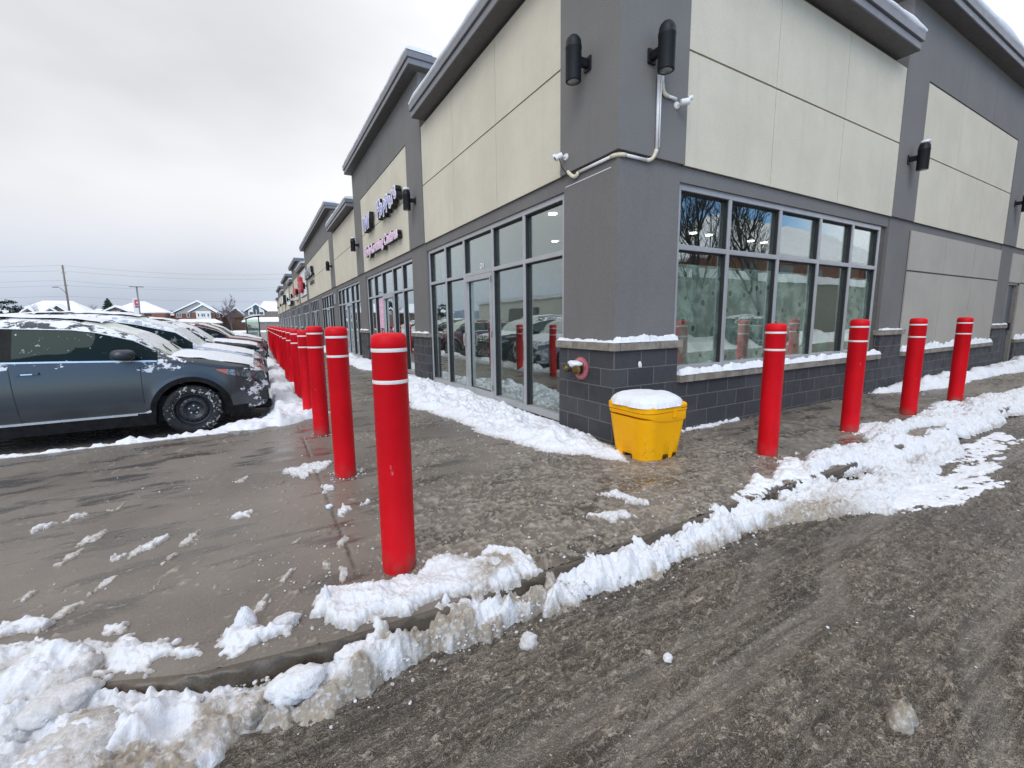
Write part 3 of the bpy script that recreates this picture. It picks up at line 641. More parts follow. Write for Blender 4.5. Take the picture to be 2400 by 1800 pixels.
def _w(): x = -3.4+rs.rand()*3.2; y = float(kerb_y(x))+.05+abs(rs.randn())*.45; return x, y, .0
crumbs(700, _w, .002, .011, .8)
def _s(): x = -.9+rs.rand()*.9; y = rs.rand()*3-.6; return x-.35-rs.rand()*.2, y, .0
crumbs(60, _s, .004, .013, .3)
def _r(): return -3.2+rs.rand()*5.5, -1.9-rs.rand()*1.4, -.145
crumbs(260, _r, .002, .009, 1.3)
def _l(): return -4.6+rs.rand()*1.9, -1.2+rs.rand()*3.6, .0
crumbs(160, _l, .002, .009, .8)
def _b():
    a = rs.rand()*6.28; q = .10+abs(rs.randn())*.05; c = [(-2.7, -1.19), (-2.7, .56), (-2.7, 2.27), (1.05, -1.10), (2.78, -1.09)][rs.randint(5)]; return c[0]+q*math.cos(a), c[1]+q*math.sin(a), .0
crumbs(260, _b, .003, .013, .7)
tag(np_mesh('snow_crumbs', np.concatenate(crumbV), np.array(crumbF), M_SNOW_DIRTY, None, {'dirt': np.concatenate(crumbD)}), 'loose snow and ice crumbs strewn over kerb, sidewalk and road', 'snow', kind='stuff')

# ================================================================== BUILDING
bld = thing('strip_mall', 'long grey and cream stucco strip mall with dark block base and snowy parapets', 'building')
class Wall:
    """local frame: s along the wall, d depth inwards, z up"""
    def __init__(w, side): w.side = side
    def box(w, mb, s0, s1, d0, d1, z0, z1):
        if w.side == 'L': mb.box(d0, d1, s0, s1, z0, z1)
        else: mb.box(s0, s1, d0, d1, z0, z1)
    def pt(w, s, d_, z): return (d_, s, z) if w.side == 'L' else (s, d_, z)
def snow_strip(w, s0, s1, d0, d1, z, hmax, res=.02, seed=1, name='snow_cover', rag=.03, lump=.5, edge=None):
    if w.side == 'L': poly = [(d0, s0), (d1, s0), (d1, s1), (d0, s1)]
    else: poly = [(s0, d0), (s1, d0), (s1, d1), (s0, d1)]
    return snow_patch(name, [poly], z, hmax, res, M_SNOW, seed, rag, edge or min(.09, abs(d1-d0)*.45), lump, .14, None, None, bld, drop=-.001)
TRANS = 2.2
def window(w, s0, s1, z0, mull, door=None, deep=False, glassm=None, dframe=.08, fixed_room=True):
    mb = MB(); zt = 2.90; fw = .055
    W_ = lambda a, b, c, e, dd=0: w.box(mb, a, b, dframe-dd, dframe+.11, c, e)
    W_(s0, s1, zt-.07, zt); W_(s0, s1, z0, z0+.09)
    W_(s0, s0+fw, z0+.09, zt-.07); W_(s1-fw, s1, z0+.09, zt-.07)
    ms = [s0]+list(mull)+[s1]
    for q in mull: W_(q-fw/2, q+fw/2, z0+.09, zt-.07)
    for a, b in zip(ms[:-1], ms[1:]):
        l = a+(fw if a == s0 else fw/2); r = b-(fw if b == s1 else fw/2)
        W_(l, r, TRANS-.03, TRANS+.03, -.002)
    f = mb.build('window', M_ALU, bld, bevel=.004)
    g = MB()
    for a, b in zip(ms[:-1], ms[1:]):
        for c, e in ((z0+.09, TRANS-.03), (TRANS+.03, zt-.07)):
            w.box(g, a+fw*.5, b-fw*.5, dframe+.065, dframe+.071, c-.01, e+.01)
    g.build('pane', glassm or M_GLASS_FAR, f)
    k = MB()      # black rubber returns around every pane
    for a, b in zip(ms[:-1], ms[1:]):
        l = a+(fw if a == s0 else fw/2); r = b-(fw if b == s1 else fw/2)
        for c, e in ((z0+.09, TRANS-.03), (TRANS+.03, zt-.07)):
            w.box(k, l, l+.012, dframe+.02, dframe+.064, c, e); w.box(k, r-.012, r, dframe+.02, dframe+.064, c, e)
            w.box(k, l+.012, r-.012, dframe+.02, dframe+.064, e-.012, e)
    k.build('gasket', M_GASKET, f)
    if door is not None:
        a, b = ms[door], ms[door+1]; dm = MB(); a += .03; b -= .03
        w.box(dm, a, a+.075, dframe-.012, dframe+.05, .03, TRANS-.035); w.box(dm, b-.075, b, dframe-.012, dframe+.05, .03, TRANS-.035)
        w.box(dm, a+.075, b-.075, dframe-.01, dframe+.048, TRANS-.12, TRANS-.035); w.box(dm, a+.075, b-.075, dframe-.01, dframe+.048, .03, .16)
        dd = dm.build('door', M_ALU, bld, bevel=.003)
        hs = b-.04 if w.side == 'L' else a+.04
        hm = MB(); P = w.pt; hm.tube([P(hs, dframe-.01, .92), P(hs, dframe-.06, .93), P(hs, dframe-.065, 1.03), P(hs, dframe-.06, 1.14), P(hs, dframe-.01, 1.15)], .011, 8)
        hm.build('handle', M_ALU, dd, True)
        for z in (.25, 1.15, 2.05): hg = MB(); w.box(hg, a-.005, a+.02, dframe-.022, dframe-.01, z-.05, z+.05); hg.build('hinge', M_METAL, dd)
def room(w, s0, s1, z0, depth, seed, lights, backmat=M_ROOMW):
    mb = MB()
    w.box(mb, s0, s1, depth, depth+.05, z0, 2.85)
    w.box(mb, s0, s0+.03, .25, depth, z0, 2.85); w.box(mb, s1-.03, s1, .25, depth, z0, 2.85)
    mb.build('interior_wall', backmat, bld)
    fl = MB(); w.box(fl, s0, s1, .25, depth, -.02, .015); fl.build('interior_floor', M_DARKROOM, bld)
    c = MB(); w.box(c, s0, s1, .20, depth+.1, 2.90, 2.95); c.build('interior_ceiling', M_ROOMC, bld)
    for s_, d_ in lights:
        l = MB(); p = w.pt(s_, d_, 2.885); l.lathe([(.07, 0), (.07, .012)], 16, 'z', p); l.build('downlight', M_DOWN, bld)
WL, WR = Wall('L'), Wall('R')
TALLZ, LOWZ, LED = 6.50, 5.47, 3.07
core = MB()
def pilaster(w, s0, s1, top, base=True, a0=0, snow=True, seed=1):
    st = MB()
    w.box(st, s0, s1, 0, .35, LED, top)
    st.build('upper_pilaster', M_GREY, bld)
    lo = MB(); w.box(lo, s0+.02, s1-.02, .04, .34, 1.12, LED-.002); lo.build('lower_pilaster', M_GREY_LOW, bld)
    if base:
        b = MB(); w.box(b, s0, s1, -.004, .36, -.16, 1.03); b.build('block_pier', M_BLOCK, bld)
        c = MB(); w.box(c, s0-.04, s1+.04, -.045, .37, 1.03, 1.12); c.build('stone_cap', M_STONE, bld, bevel=.006)
        if snow: snow_strip(w, s0-.03, s1+.03, -.035, .03, 1.118, .035, .014, seed)
def header(w, s0, s1):
    h = MB(); w.box(h, s0, s1, .05, .3, 2.90, LED-.002); h.build('header_band', M_GREY_LOW, bld)
def panel(w, s0, s1, z0, z1, zs, ss, mat, d0=.012, gap=.014, name='wall_panel', back=M_GROOVE):
    """rendered panel split by sunken joints"""
    t = MB(); zz = [z0]+zs+[z1]; sv = [s0]+ss+[s1]
    for i in range(len(zz)-1):
        for j in range(len(sv)-1):
            g2 = gap*.5
            w.box(t, sv[j]+(g2*.75 if j else 0), sv[j+1]-(g2*.75 if j < len(sv)-2 else 0), d0, d0+.04, zz[i]+(g2*1.6 if i else 0), zz[i+1]-(g2*1.6 if i < len(zz)-2 else 0))
    p = t.build(name, mat, bld)
    b = MB(); w.box(b, s0, s1, d0+.022, d0+.30, z0, z1); b.build('panel_backing', back, bld)
def cornice(w, s0, s1, z, seed, tall=False, ends=(True, True), res=.05, snow_h=.11, ov=.25):
    sf = MB(); w.box(sf, s0, s1, -ov+.006, .12 if not tall else .45, z-.012, z+.0); sf.build('soffit', M_SOFFIT, bld)
    f = MB(); w.box(f, s0, s1, -ov, .47, z, z+.10); w.box(f, s0+.012, s1-.012, -ov+.012, .44, z+.10, z+.115); w.box(f, s0-.03, s1+.03, -ov-.03, .5, z+.115, z+.235)
    f.build('cornice', M_METAL, bld, bevel=.004)
    L_ = s1-s0+.08; n = max(12, int(L_/.12)); V = []; F = []; K_ = 9
    for i in range(n+1):
        s_ = s0-.04+L_*i/n
        th = snow_h*(1.05+.55*float(fbm(np.array([s_]), np.array([seed*3.3]), .9, 3, seed)[0])); e_ = min(1, (i+.35)/3, (n-i+.35)/3)
        fo = -ov-.04-.012*float(fbm(np.array([s_]), np.array([seed*1.7]), .25, 3, seed+2)[0])
        th *= .55+.45*e_
        for q, (dd_, zz_) in enumerate(((.02, 0), (0, .10), (-.008, .38), (.012, .68), (.055, .90), (.13, 1.0), (.3, 1.08), (.52, 1.0), (.54, 0))):
            V.append(w.pt(s_, fo+dd_, z+.236+th*zz_))
    for i in range(n):
        for q in range(K_-1): F.append((i*K_+q, i*K_+q+1, (i+1)*K_+q+1, (i+1)*K_+q))
    b_ = MB(); b_.add(V, F+[tuple(range(K_)), tuple(n*K_+q for q in range(K_))]); b_.build('snow_cover', M_SNOW, bld, True, auto=60)

# --- left facade
LAY = [('P', 5.95, 7.0), ('T', 7.0, 12.2), ('P', 12.2, 13.3), ('L', 13.3, 18.5), ('P', 18.5, 19.75), ('T', 19.75, 30.6), ('P', 30.6, 31.8), ('L', 31.8, 37.3), ('P', 37.3, 38.5),
       ('T', 38.5, 43.7), ('P', 43.7, 44.9), ('L', 44.9, 50.2), ('P', 50.2, 51.4), ('T', 51.4, 60), ('P', 60, 61.2), ('L', 61.2, 67), ('P', 67, 68.2), ('T', 68.2, 77), ('P', 77, 78.2), ('L', 78.2, 83.5), ('P', 83.5, 84.7)]
tall_flank = set()
for i, (t, a, b) in enumerate(LAY):
    if t == 'T': tall_flank |= {i-1, i+1}
for i, (t, a, b) in enumerate(LAY):
    near = a < 14
    if t == 'P': pilaster(WL, a, b, TALLZ if i in tall_flank else LOWZ, True, snow=True, seed=60+i)
    else:
        header(WL, a, b)
        wdt = b-a
        ws = [(a, b)] if wdt < 7 else [(a, a+wdt*.44), (a+wdt*.56, b)]
        if wdt >= 7:
            q0, q1 = a+wdt*.44, a+wdt*.56
            pm = MB(); WL.box(pm, q0, q1, .04, .34, 1.12, 2.9); pm.build('lower_pilaster', M_GREY_LOW, bld)
            pm = MB(); WL.box(pm, q0, q1, .0, .34, -.16, 1.03); pm.build('block_pier', M_BLOCK, bld)
            pm = MB(); WL.box(pm, q0-.03, q1+.03, -.04, .34, 1.03, 1.12); pm.build('stone_cap', M_STONE, bld)
        for q0, q1 in ws:
            u = (q1-q0)
            window(WL, q0+.02, q1-.02, .04, [q0+u*f for f in (.19, .37, .60, .80)], 2)
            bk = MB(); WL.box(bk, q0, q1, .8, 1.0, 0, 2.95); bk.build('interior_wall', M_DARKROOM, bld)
        n = 4 if wdt < 7 else 8
        ss = [a+wdt*k/n for k in range(1, n)]
        if t == 'T':
            panel(WL, a+.02, b-.02, LED, 5.41, [4.25], [a+wdt*k/4 for k in range(1, 4)], M_CREAM)
            panel(WL, a, b, 5.425, TALLZ-.002, [], ss, M_GREY, .0, name='upper_wall', back=M_GROOVE)
            a2, b2 = LAY[i-1][1], LAY[i+1][2]
            core.box(.30, 3.0, a2+.03, b2-.03, 2.96, TALLZ-.01)
            cornice(WL, a2-.19, b2+.0, TALLZ, 70+i, True, res=.05 if near else .2)
            rt = MB(); rt.box(.351, 3.0, a2+.01, a2+.08, LOWZ, TALLZ-.001); rt.build('return_wall', M_PALE, bld)
        else:
            panel(WL, a+.0, b-.0, LED, 5.405, [4.25], ss[:2] if False else [a+wdt*k/3 for k in (1, 2)], M_CREAM, .014)
            bb = MB(); WL.box(bb, a, b, .05, .3, 5.405, LOWZ-.012); bb.build('frieze_band', M_GREY_LOW, bld)
            core.box(.29, 3.0, a, b, 2.96, LOWZ-.02)
            cornice(WL, a+.02, b-.22 if LAY[i+1][0] == 'P' else b, LOWZ, 70+i, False, res=.06 if near else .2)
# first low bay with the D1 door
header(WL, .96, 5.95)
window(WL, .985, 5.93, .04, [1.96, 2.93, 4.06, 4.97], 2, glassm=M_GLASS)
iw = MB(); iw.box(6.2, 6.25, .36, 5.85, 0, 2.9); iw.box(.36, 6.2, 5.80, 5.85, 0, 2.9); iw.box(.31, 1.0, .31, .96, 0, 2.9); iw.build('interior_wall', M_ROOMW, bld)
fl = MB(); fl.box(.25, 6.25, .25, 5.85, -.02, .015); fl.build('interior_floor', M_DARKROOM, bld)
ce = MB(); ce.box(.22, 6.25, .22, 5.85, 2.90, 2.95); ce.build('interior_ceiling', M_ROOMC, bld)
for lx, ly in ((.54, 1.9), (1.85, 3.67), (3.63, 1.91), (4.06, 1.9), (5.39, 1.92), (5.82, 1.91), (3.0, 3.7), (4.6, 3.7)):
    l = MB(); l.lathe([(.062, 0), (.062, .012)], 16, 'z', (lx, ly, 2.882)); l.build('downlight', M_DOWN, bld)
panel(WL, .98, 5.93, LED, 5.405, [4.25], [2.61, 4.25], M_CREAM, .014)
bb = MB(); WL.box(bb, .98, 5.93, .05, .3, 5.405, LOWZ-.012); bb.build('frieze_band', M_GREY_LOW, bld)
cornice(WL, -.25, 5.72, LOWZ, 91, False, res=.03)
core.box(.30, 6.2, 1.0, 5.9, 2.96, LOWZ-.02)
TEXT('D1', .13, .002, M_WHITE, 'door_number', bld, wallL(.139, 3.42, 2.27), bold=.004)
# corner pier
cp = MB(); cp.box(0, 1.0, 0, .98, LED, LOWZ); cp.build('upper_pilaster', M_GREY, bld)
cp = MB(); cp.box(.045, .98, .045, .96, 1.12, LED-.002); cp.build('lower_pilaster', M_GREY_LOW, bld); cp = MB(); cp.box(.0435, .0455, .15, .93, 2.935, 2.943); cp.build('score_line', M_WHITE, bld); cp = MB(); cp.box(.9805, .982, .1, .2, 2.8, 2.9); cp.build('lower_pilaster', M_GREY_LOW, bld)
cp = MB(); cp.box(-.004, 1.0, -.004, .98, -.16, 1.03); cp.build('block_pier', M_BLOCK, bld)
cp = MB(); cp.box(-.045, 1.04, -.045, 1.01, 1.03, 1.12); cp.build('stone_cap', M_STONE, bld, bevel=.006)
snow_patch('snow_cover', [[(-.035, -.035), (.55, -.035), (.55, .03), (.03, .03), (.03, 1.0), (-.035, 1.0)]], 1.118, .03, .008, M_SNOW, 93, .012, .03, .5, .1, None, None, bld, drop=-.001)
snow_patch('snow_cover', [[(.03, -.04), (.50, -.04), (.50, .05), (.03, .05)], [(.52, -.04), (.98, -.035), (.98, .03), (.52, .04)]], 1.118, .065, .007, M_SNOW, 94, .01, .03, .3, .12, None, None, bld, drop=-.001)
snow_patch('snow_cover', [[(.372, -.012), (.42, -.012), (.42, 0.0), (.372, 0.0)]], .86, .001, .01, M_SNOW, 95, .0, .03, .3, .12, None, None, bld) if False else None
# --- right facade
header(WR, .98, 6.33)
window(WR, 1.0, 6.16, .705, [1.98, 3.11, 4.19, 5.2], None, glassm=M_GLASS)
rv = MB(); rv.box(6.16, 6.335, .09, .3, .70, 2.9); rv.build('window_reveal', plain('brown_reveal', (.10, .09, .08), .8), bld)
for (a, b) in ((1.0, 6.335), (7.24, 12.56), (14.6, 20.)):
    b_ = MB(); b_.box(a, b, .0, .3, -.16, .61); b_.build('block_wall', M_BLOCK, bld)
    sl2 = MB(); sl2.box(a+.02, b, -.05, .079 if a < 2 else .06, .61, .70); sl2.build('stone_sill', M_STONE, bld, bevel=.006)
    snow_strip(WR, a+.03, b-.03, -.045, .075 if a < 2 else .03, .698, .075 if a < 2 else .13, .012, 101+int(a), lump=.45, rag=.02)
s_ = Nodes('frosted_film')
wv = s_.noise(4.5, 5, .6); spots = s_.voro(5.2)
blot = s_.rng(s_.noise(2.2, 3, .5), .42, .62)
cc = s_.mix(s_.rng(wv, .40, .60), (.38, .44, .40), (.84, .88, .82))
cc = s_.mix(s_.rng(s_.mth('ADD', spots, s_.mth('MULTIPLY', s_.noise(24, 3), .16)), .24, .30, .9, 0), cc, (.10, .13, .12))
ring = s_.mth('MULTIPLY', s_.rng(spots, .21, .25), s_.rng(spots, .27, .36, 1, 0))
cc = s_.mix(s_.mth('MULTIPLY', ring, .5), cc, (.75, .80, .76))
cc = s_.mix(s_.mth('MULTIPLY', blot, .35), cc, (.10, .12, .12))
M_FILM = s_.fin(cc, .8)
fm = MB(); fm.box(1.03, 4.15, .155, .159, .75, 2.02); fm.box(5.25, 6.1, .155, .159, .75, 2.02); fm.build('window_film', M_FILM, bld)
for k, (a, b) in enumerate([(4.62, .95)]):
    po = MB(); po.box(a, a+.3, .192, .196, b-.2, b+.14); po.build('window_poster', plain('green_poster', (.04, .30, .20), .6), bld)
panel(WR, .98, 6.335, LED, 5.405, [4.25], [2.68, 4.44], M_CREAM, .014)
bb = MB(); WR.box(bb, .98, 6.33, .05, .3, 5.405, LOWZ-.012); bb.build('frieze_band', M_GREY_LOW, bld)
cornice(WR, .5, 6.02, LOWZ, 97, False, res=.03)
pilaster(WR, 6.335, 7.24, TALLZ, seed=98)
header(WR, 7.24, 12.56)
panel(WR, 7.25, 12.55, .71, 2.92, [2.2], [8.98, 10.70], M_PALE, .02, gap=.02, name='lower_wall', back=M_GREY_LOW)
panel(WR, 7.25, 12.55, LED, 5.41, [4.23], [8.98, 10.70], M_CREAM, .012)
panel(WR, 7.24, 12.56, 5.425, TALLZ-.002, [], [8.98, 10.70], M_GREY, .0, name='upper_wall')
cornice(WR, 6.1, 13.75, TALLZ, 99, True, res=.03, snow_h=.16)
pilaster(WR, 12.56, 13.54, TALLZ, seed=102)
core.box(6.40, 13.5, .30, 3.0, 0, TALLZ-.02); core.box(13.4, 22, .36, 3.0, 0, LOWZ-.02)
rt = MB(); rt.box(6.345, 6.41, .351, 3.0, LOWZ, TALLZ-.001); rt.build('return_wall', M_PALE, bld)
panel(WR, 13.54, 20, LED, 5.405, [4.25], [15.6, 17.8], M_CREAM, .014)
header(WR, 13.54, 20)
panel(WR, 14.5, 20, .71, 2.92, [2.2], [16, 18], M_PALE, .02, gap=.02, name='lower_wall', back=M_GREY_LOW)
tr_ = MB(); WR.box(tr_, 13.54, 14.5, .03, .3, 2.2, 2.92); tr_.build('lower_wall', M_PALE, bld)
pilaster(WR, 20, 21, LOWZ)
cornice(WR, 13.95, 22, LOWZ, 103, False, res=.08)
dm = MB(); WR.box(dm, 13.62, 14.5, .12, .2, 0, 2.2); dd = dm.build('door', M_DOORG, bld)
dm = MB(); WR.box(dm, 13.62, 14.5, .06, .13, 2.14, 2.2); WR.box(dm, 14.40, 14.52, .04, .14, 0, 2.14); WR.box(dm, 13.56, 13.66, .06, .14, 0, 2.14); dm.build('door_frame', plain('door_frame_paint', (.20, .19, .17), .5), dd)
dm = MB(); WR.box(dm, 14.24, 14.32, .05, .12, .95, 1.15); dm.build('handle', M_BLACK, dd)
core.box(.36, 6.3, .36, 5.9, LOWZ-.1, LOWZ+.0); core.box(1.0, 3, 14, 84.6, 0, 2.96); core.box(1.05, 3, 5.98, 14, 0, 2.96)
core.build('building_core', M_DARKROOM, bld)
rf = MB(); rf.box(.45, 22, .45, 30, LOWZ+.06, LOWZ+.14); rf.box(.45, 22, 30, 84.6, LOWZ+.06, LOWZ+.14); rf.build('roof', M_SNOW_FAR, bld)
endw = MB(); endw.box(.3, 22, 84.4, 84.6, -.1, LOWZ+.05); endw.build('end_wall', M_GREY, bld)

# ------------------------------------------------------------------ wall lamps
def make_lamp(w):
    r_ = .083
    root = thing('wall_lamp', '', 'wall lamp')
    sg = -1
    def P(s, d_, z): return w.pt(s, d_, z)
    b = MB()
    # slanted domed cap: lathe then sheared downwards away from the wall
    prof = [(r_*.84, -.205), (r_*.98, -.205), (r_, -.20), (r_, .10), (r_*1.04, .105), (r_*1.04, .125), (r_, .13), (r_*.985, .15), (r_*.93, .18), (r_*.80, .205), (r_*.55, .226), (r_*.25, .237), (0.0001, .24)]
    b.lathe(prof, 28)
    vs = []
    for (x, y, z) in b.v:
        vs.append(P(x, y-.20, z))
    b.v = vs
    b.build('lamp_body', M_LAMP, root, True, auto=40)
    l = MB(); l.lathe([(r_*.72, -.2025), (0.0001, -.2026)], 24); l.v = [P(x, y-.20, z-.004) for x, y, z in l.v]; l.build('lens', M_LENS, root, True)
    k = MB(); w.box(k, -.055, .055, -.022, -.0005, -.06, .08)
    w.box(k, -.028, .028, -.13, -.022, -.03, .05)
    k.build('bracket', M_LAMP, root, bevel=.006)
    return root
lampL = make_lamp(WL); lampR = make_lamp(WR)
def put(proto, loc, label, first):
    o = proto if first else copy_tree(proto)
    o.location = loc; tag(o, label, 'wall lamp', 'black cylinder lamps along the walls'); return o
put(lampL, (0, .48, 4.05), 'black cylinder wall lamp on the left face of the corner pier', True)
put(lampR, (.42, 0, 4.0), 'black cylinder wall lamp on the right face of the corner pier above the white conduit', True)
put(lampR, (6.72, 0, 4.03), 'snow-topped black wall lamp between the cream panels on the right wall', False)
put(lampR, (12.95, 0, 4.03), 'black wall lamp cut off by the right edge of the photo', False)
for y, lab in ((6.42, 'snow-topped black wall lamp just right of the purple lettered sign'), (12.75, 'snow-topped black wall lamp just left of the purple lettered sign'), (19.1, 'black wall lamp on the pilaster between the purple sign bay and the dark lettered sign'),
               (31.3, 'black wall lamp overlapping the right edge of the white sign panel'), (37.9, 'black wall lamp in front of the red oval sign'), (44.3, 'black wall lamp left of the red oval sign'), (50.8, 'small far black wall lamp on the fifth pilaster'), (60.6, 'small far black wall lamp past the flat white signs'), (67.6, 'farthest black wall lamp but one on the storefront row'), (77.6, 'farthest black wall lamp on the storefront row')):
    put(lampL, (0, y, 4.04), lab, False)
# snow caps on two lamps
for root, s_ in ((3, 0),): pass
for o in [x for x in C.objects if x.name.startswith('wall_lamp') and x.parent is None and 'snow-topped' in x.get('label', '')]:
    V, F = lump_mesh(31, .07, .07, .03, 8); c = np_mesh('snow_cap', V, F, M_SNOW, o, {'dirt': np.zeros(len(V))})
    c.location = (-.2, 0, .235) if abs(o.location.x) < .001 else (0, -.2, .235)

# ------------------------------------------------------------------ conduit and cameras
con = thing('conduit', 'white conduit pipe bent round the corner pier to two cameras', 'pipe')
def bend(a, b, c, n=6):
    a, b, c = Vector(a), Vector(b), Vector(c); return [(a*(1-t)**2+b*2*t*(1-t)+c*t*t) for t in [i/n for i in range(n+1)]]
zc = 3.03; rp = .0165
q = MB(); q.tube([(.02, .66, zc), (.02, .12, zc)], rp); q.tube([(.12, .02, zc), (.42, .02, zc)], rp); q.tube([(.52, -.022, 3.14), (.52, -.022, 3.86)], rp)
q.tube([(.575, -.022, 3.86), (.575, -.022, 3.79)], rp); q.tube([(.52, -.055, 3.86), (.52, -.055, 3.15)], .007); q.tube([(.66, -.022, 3.69), (.79, -.022, 3.69)], rp)
q.build('pipe_run', M_WHITE, con, True)
for pp in (bend((.02, .12, zc), (.018, .018, zc), (.12, .02, zc)), bend((.42, .02, zc), (.52, .015, zc), (.52, -.022, 3.14)), bend((.575, -.022, 3.79), (.575, -.022, 3.69), (.66, -.022, 3.69)), bend((.02, .66, zc), (.02, .70, zc-.06), (.0, .76, zc-.01))+[Vector((-.03, .80, zc+.04))]):
    q = MB(); q.tube(pp, .021); q.build('pipe_elbow', M_BEIGE, con, True)
def camera_dev(loc, aim, n, label):
    root = thing('security_camera', label, 'camera', loc, 0, 'small white security cameras on the corner pier')
    nrm = Vector(n); a = Vector(aim).normalized(); root.scale = (.86, .86, .86)
    b = MB(); b.tube([nrm*0.002, nrm*.02], [.045, .04], 20); b.tube([nrm*.02, nrm*.07+Vector((0, 0, .0)), nrm*.10], [.012, .014, .012], 10); b.build('mount', M_WHITE, root, True, auto=40)
    c0 = nrm*.10
    b = MB(); b.tube([c0-a*.03, c0-a*.025, c0+a*.075, c0+a*.08], [.02, .037, .04, .036], 20); b.tube([c0+a*.07+Vector((0, 0, .03)), c0+a*.115+Vector((0, 0, .035))], [.028, .028], 12); b.build('housing', M_WHITE, root, True, auto=40)
    b = MB(); b.tube([c0+a*.081, c0+a*.086], [.028, .024], 16); b.build('lens', M_BLACK, root, True)
    return root
camera_dev((0, .86, 3.25), (-.75, .45, -.42), (-1, 0, 0), 'white bullet security camera on the left face above the storefront window')
camera_dev((.82, 0, 3.64), (.75, -.45, .12), (0, -1, 0), 'white bullet security camera on the right face at the end of the conduit')
cb = MB(); cb.tube(bend((-.10, .86, 3.22), (-.13, .80, 3.10), (-.04, .80, 3.05)), .006, 6); cb.build('cable', M_BLACK, con, True)

# ------------------------------------------------------------------ fire department connection
fd = thing('fire_hose_connection', 'brass twin hose inlet on a red disc fixed to the block pier', 'fire connection', (0, .55, .80))
b = MB(); b.lathe([(.135, 0), (.135, -.012), (.125, -.018), (.06, -.02)], 40, 'x', (-.002, 0, 0)); b.build('red_plate', plain('faded_red', (.42, .10, .12), .5, 0, .25, 30), fd, True, auto=40)
ring_txt = MB()
for k in range(26):
    a = 2*PI*k/26
    if k % 13 in (0, 12): continue
    cy_, cz_ = .105*math.cos(a), .105*math.sin(a); ring_txt.box(-.0215, -.020, cy_-.006, cy_+.006, cz_-.009, cz_+.009)
ring_txt.build('raised_lettering', plain('faded_letter', (.6, .35, .36), .6), fd)
M_BRASS = plain('aged_brass', (.16, .11, .035), .38, .8, .3, 20)
b = MB(); b.tube([(-.02, 0, 0), (-.05, 0, 0), (-.09, 0, 0)], [.07, .06, .05], 20)
for sy in (-1, 1): b.tube([(-.05, sy*.02, 0), (-.10, sy*.06, 0), (-.135, sy*.085, 0)], [.045, .042, .042], 20)
b.build('brass_body', M_BLACK, fd, True, auto=40)
for sy in (-1, 1):
    p0 = Vector((-.135, sy*.085, 0)); dv = Vector((-.82, sy*.57, 0)).normalized()
    b = MB(); b.tube([p0, p0+dv*.008, p0+dv*.03, p0+dv*.034], [.047, .05, .05, .03], 24); b.tube([p0+dv*.034, p0+dv*.05], [.012, .012], 8); b.build('cap', M_BRASS, fd, True, auto=40)
b = MB(); b.tube(bend((-.13, .07, -.03), (-.14, .05, -.15), (-.05, 0, -.05), 10), .003, 6); b.build('chain', M_BLACK, fd)
V, F = lump_mesh(41, .065, .095, .04, 12); o = np_mesh('snow_cap', V, F, M_SNOW, fd, {'dirt': np.zeros(len(V))}); o.location = (-.09, 0, .055)
V, F = lump_mesh(43, .022, .008, .042, 12); o = np_mesh('snow_splat', V, F, M_SNOW, None, {'dirt': np.zeros(len(V))}); o.location = (.385, -.006, .865); o.rotation_euler = (0, R(-18), 0)
tag(o, 'small thrown snowball splat stuck to the block pier', 'snow splat')

# ------------------------------------------------------------------ salt bin
sb = thing('salt_bin', 'yellow plastic salt bin with snow-covered lid beside the block pier', 'salt bin', (.05, -.42, 0))
def rrect(hx, hy, rc, n=7, cx=0, cy=0):
    """rounded rectangle, corner radii per corner (++, -+, --, +-)"""
    pts = []
    for (sx, sy), r_ in zip(((1, 1), (-1, 1), (-1, -1), (1, -1)), rc):
        x0, y0 = sx*(hx-r_), sy*(hy-r_); a0 = math.atan2(sy, sx)-PI/4
        for k in range(n+1):
            a = a0+PI/2*k/n; pts.append((cx+x0+r_*math.cos(a), cy+y0+r_*math.sin(a)))
    return pts
def loft(levels, cap_top=True, cap_bot=True):
    b = MB(); n = len(levels[0][0]); vs = []
    for pts, z in levels:
        for i, (x, y) in enumerate(pts): vs.append((x, y, z if not callable(z) else z(x, y)))
    fs = []
    for i in range(len(levels)-1):
        for k in range(n): fs.append((i*n+k, i*n+(k+1) % n, (i+1)*n+(k+1) % n, (i+1)*n+k))
    if cap_bot: fs.append(tuple(range(n-1, -1, -1)))
    if cap_top: fs.append(tuple((len(levels)-1)*n+k for k in range(n)))
    b.add(vs, fs); return b
NC = 10
def bo(e, n=NC): return rrect(.235+e, .235+e, [.05, .10, .13, .05], n)
def dens(p, n=220):
    P = np.array(p+[p[0]]); d_ = np.r_[0, np.cumsum(np.hypot(*np.diff(P, axis=0).T))]; q = np.linspace(0, d_[-1], n, endpoint=False)
    return list(zip(np.interp(q, d_, P[:, 0]), np.interp(q, d_, P[:, 1])))
def notch(base, top):
    def f(x, y):
        if y < -.19 and ((-.005 < x < .085) or (.135 < x < .205)): return top
        if x < -.2 and -.05 < y < .08: return top
        return base
    return f
body = loft([(dens(bo(-.006)), notch(.0, .045)), (dens(bo(.0)), .055), (dens(bo(.016)), .20), (dens(bo(.032)), .34), (dens(bo(.040)), .42)])
body.build('bin_body', M_YELLOW, sb, True, auto=35)
def wave(lo):
    def f(x, y):
        t = .5+.5*math.tanh((x-y*.9-.08)*9)      # the rim drops from the left side to the middle of the front
        return lo+.055*(1-t)
    return f
rim = loft([(dens(bo(.036)), wave(.385)), (dens(bo(.044)), wave(.385)), (dens(bo(.049)), wave(.40)), (dens(bo(.049)), .475), (dens(bo(.042)), .478)], True, True)
rim.build('rim', M_YELLOW, sb, True, auto=35)
lid = loft([(bo(.042), .480), (bo(.054), .484), (bo(.054), .538), (bo(.044), .552), (bo(.01), .566), (bo(-.1), .575)])
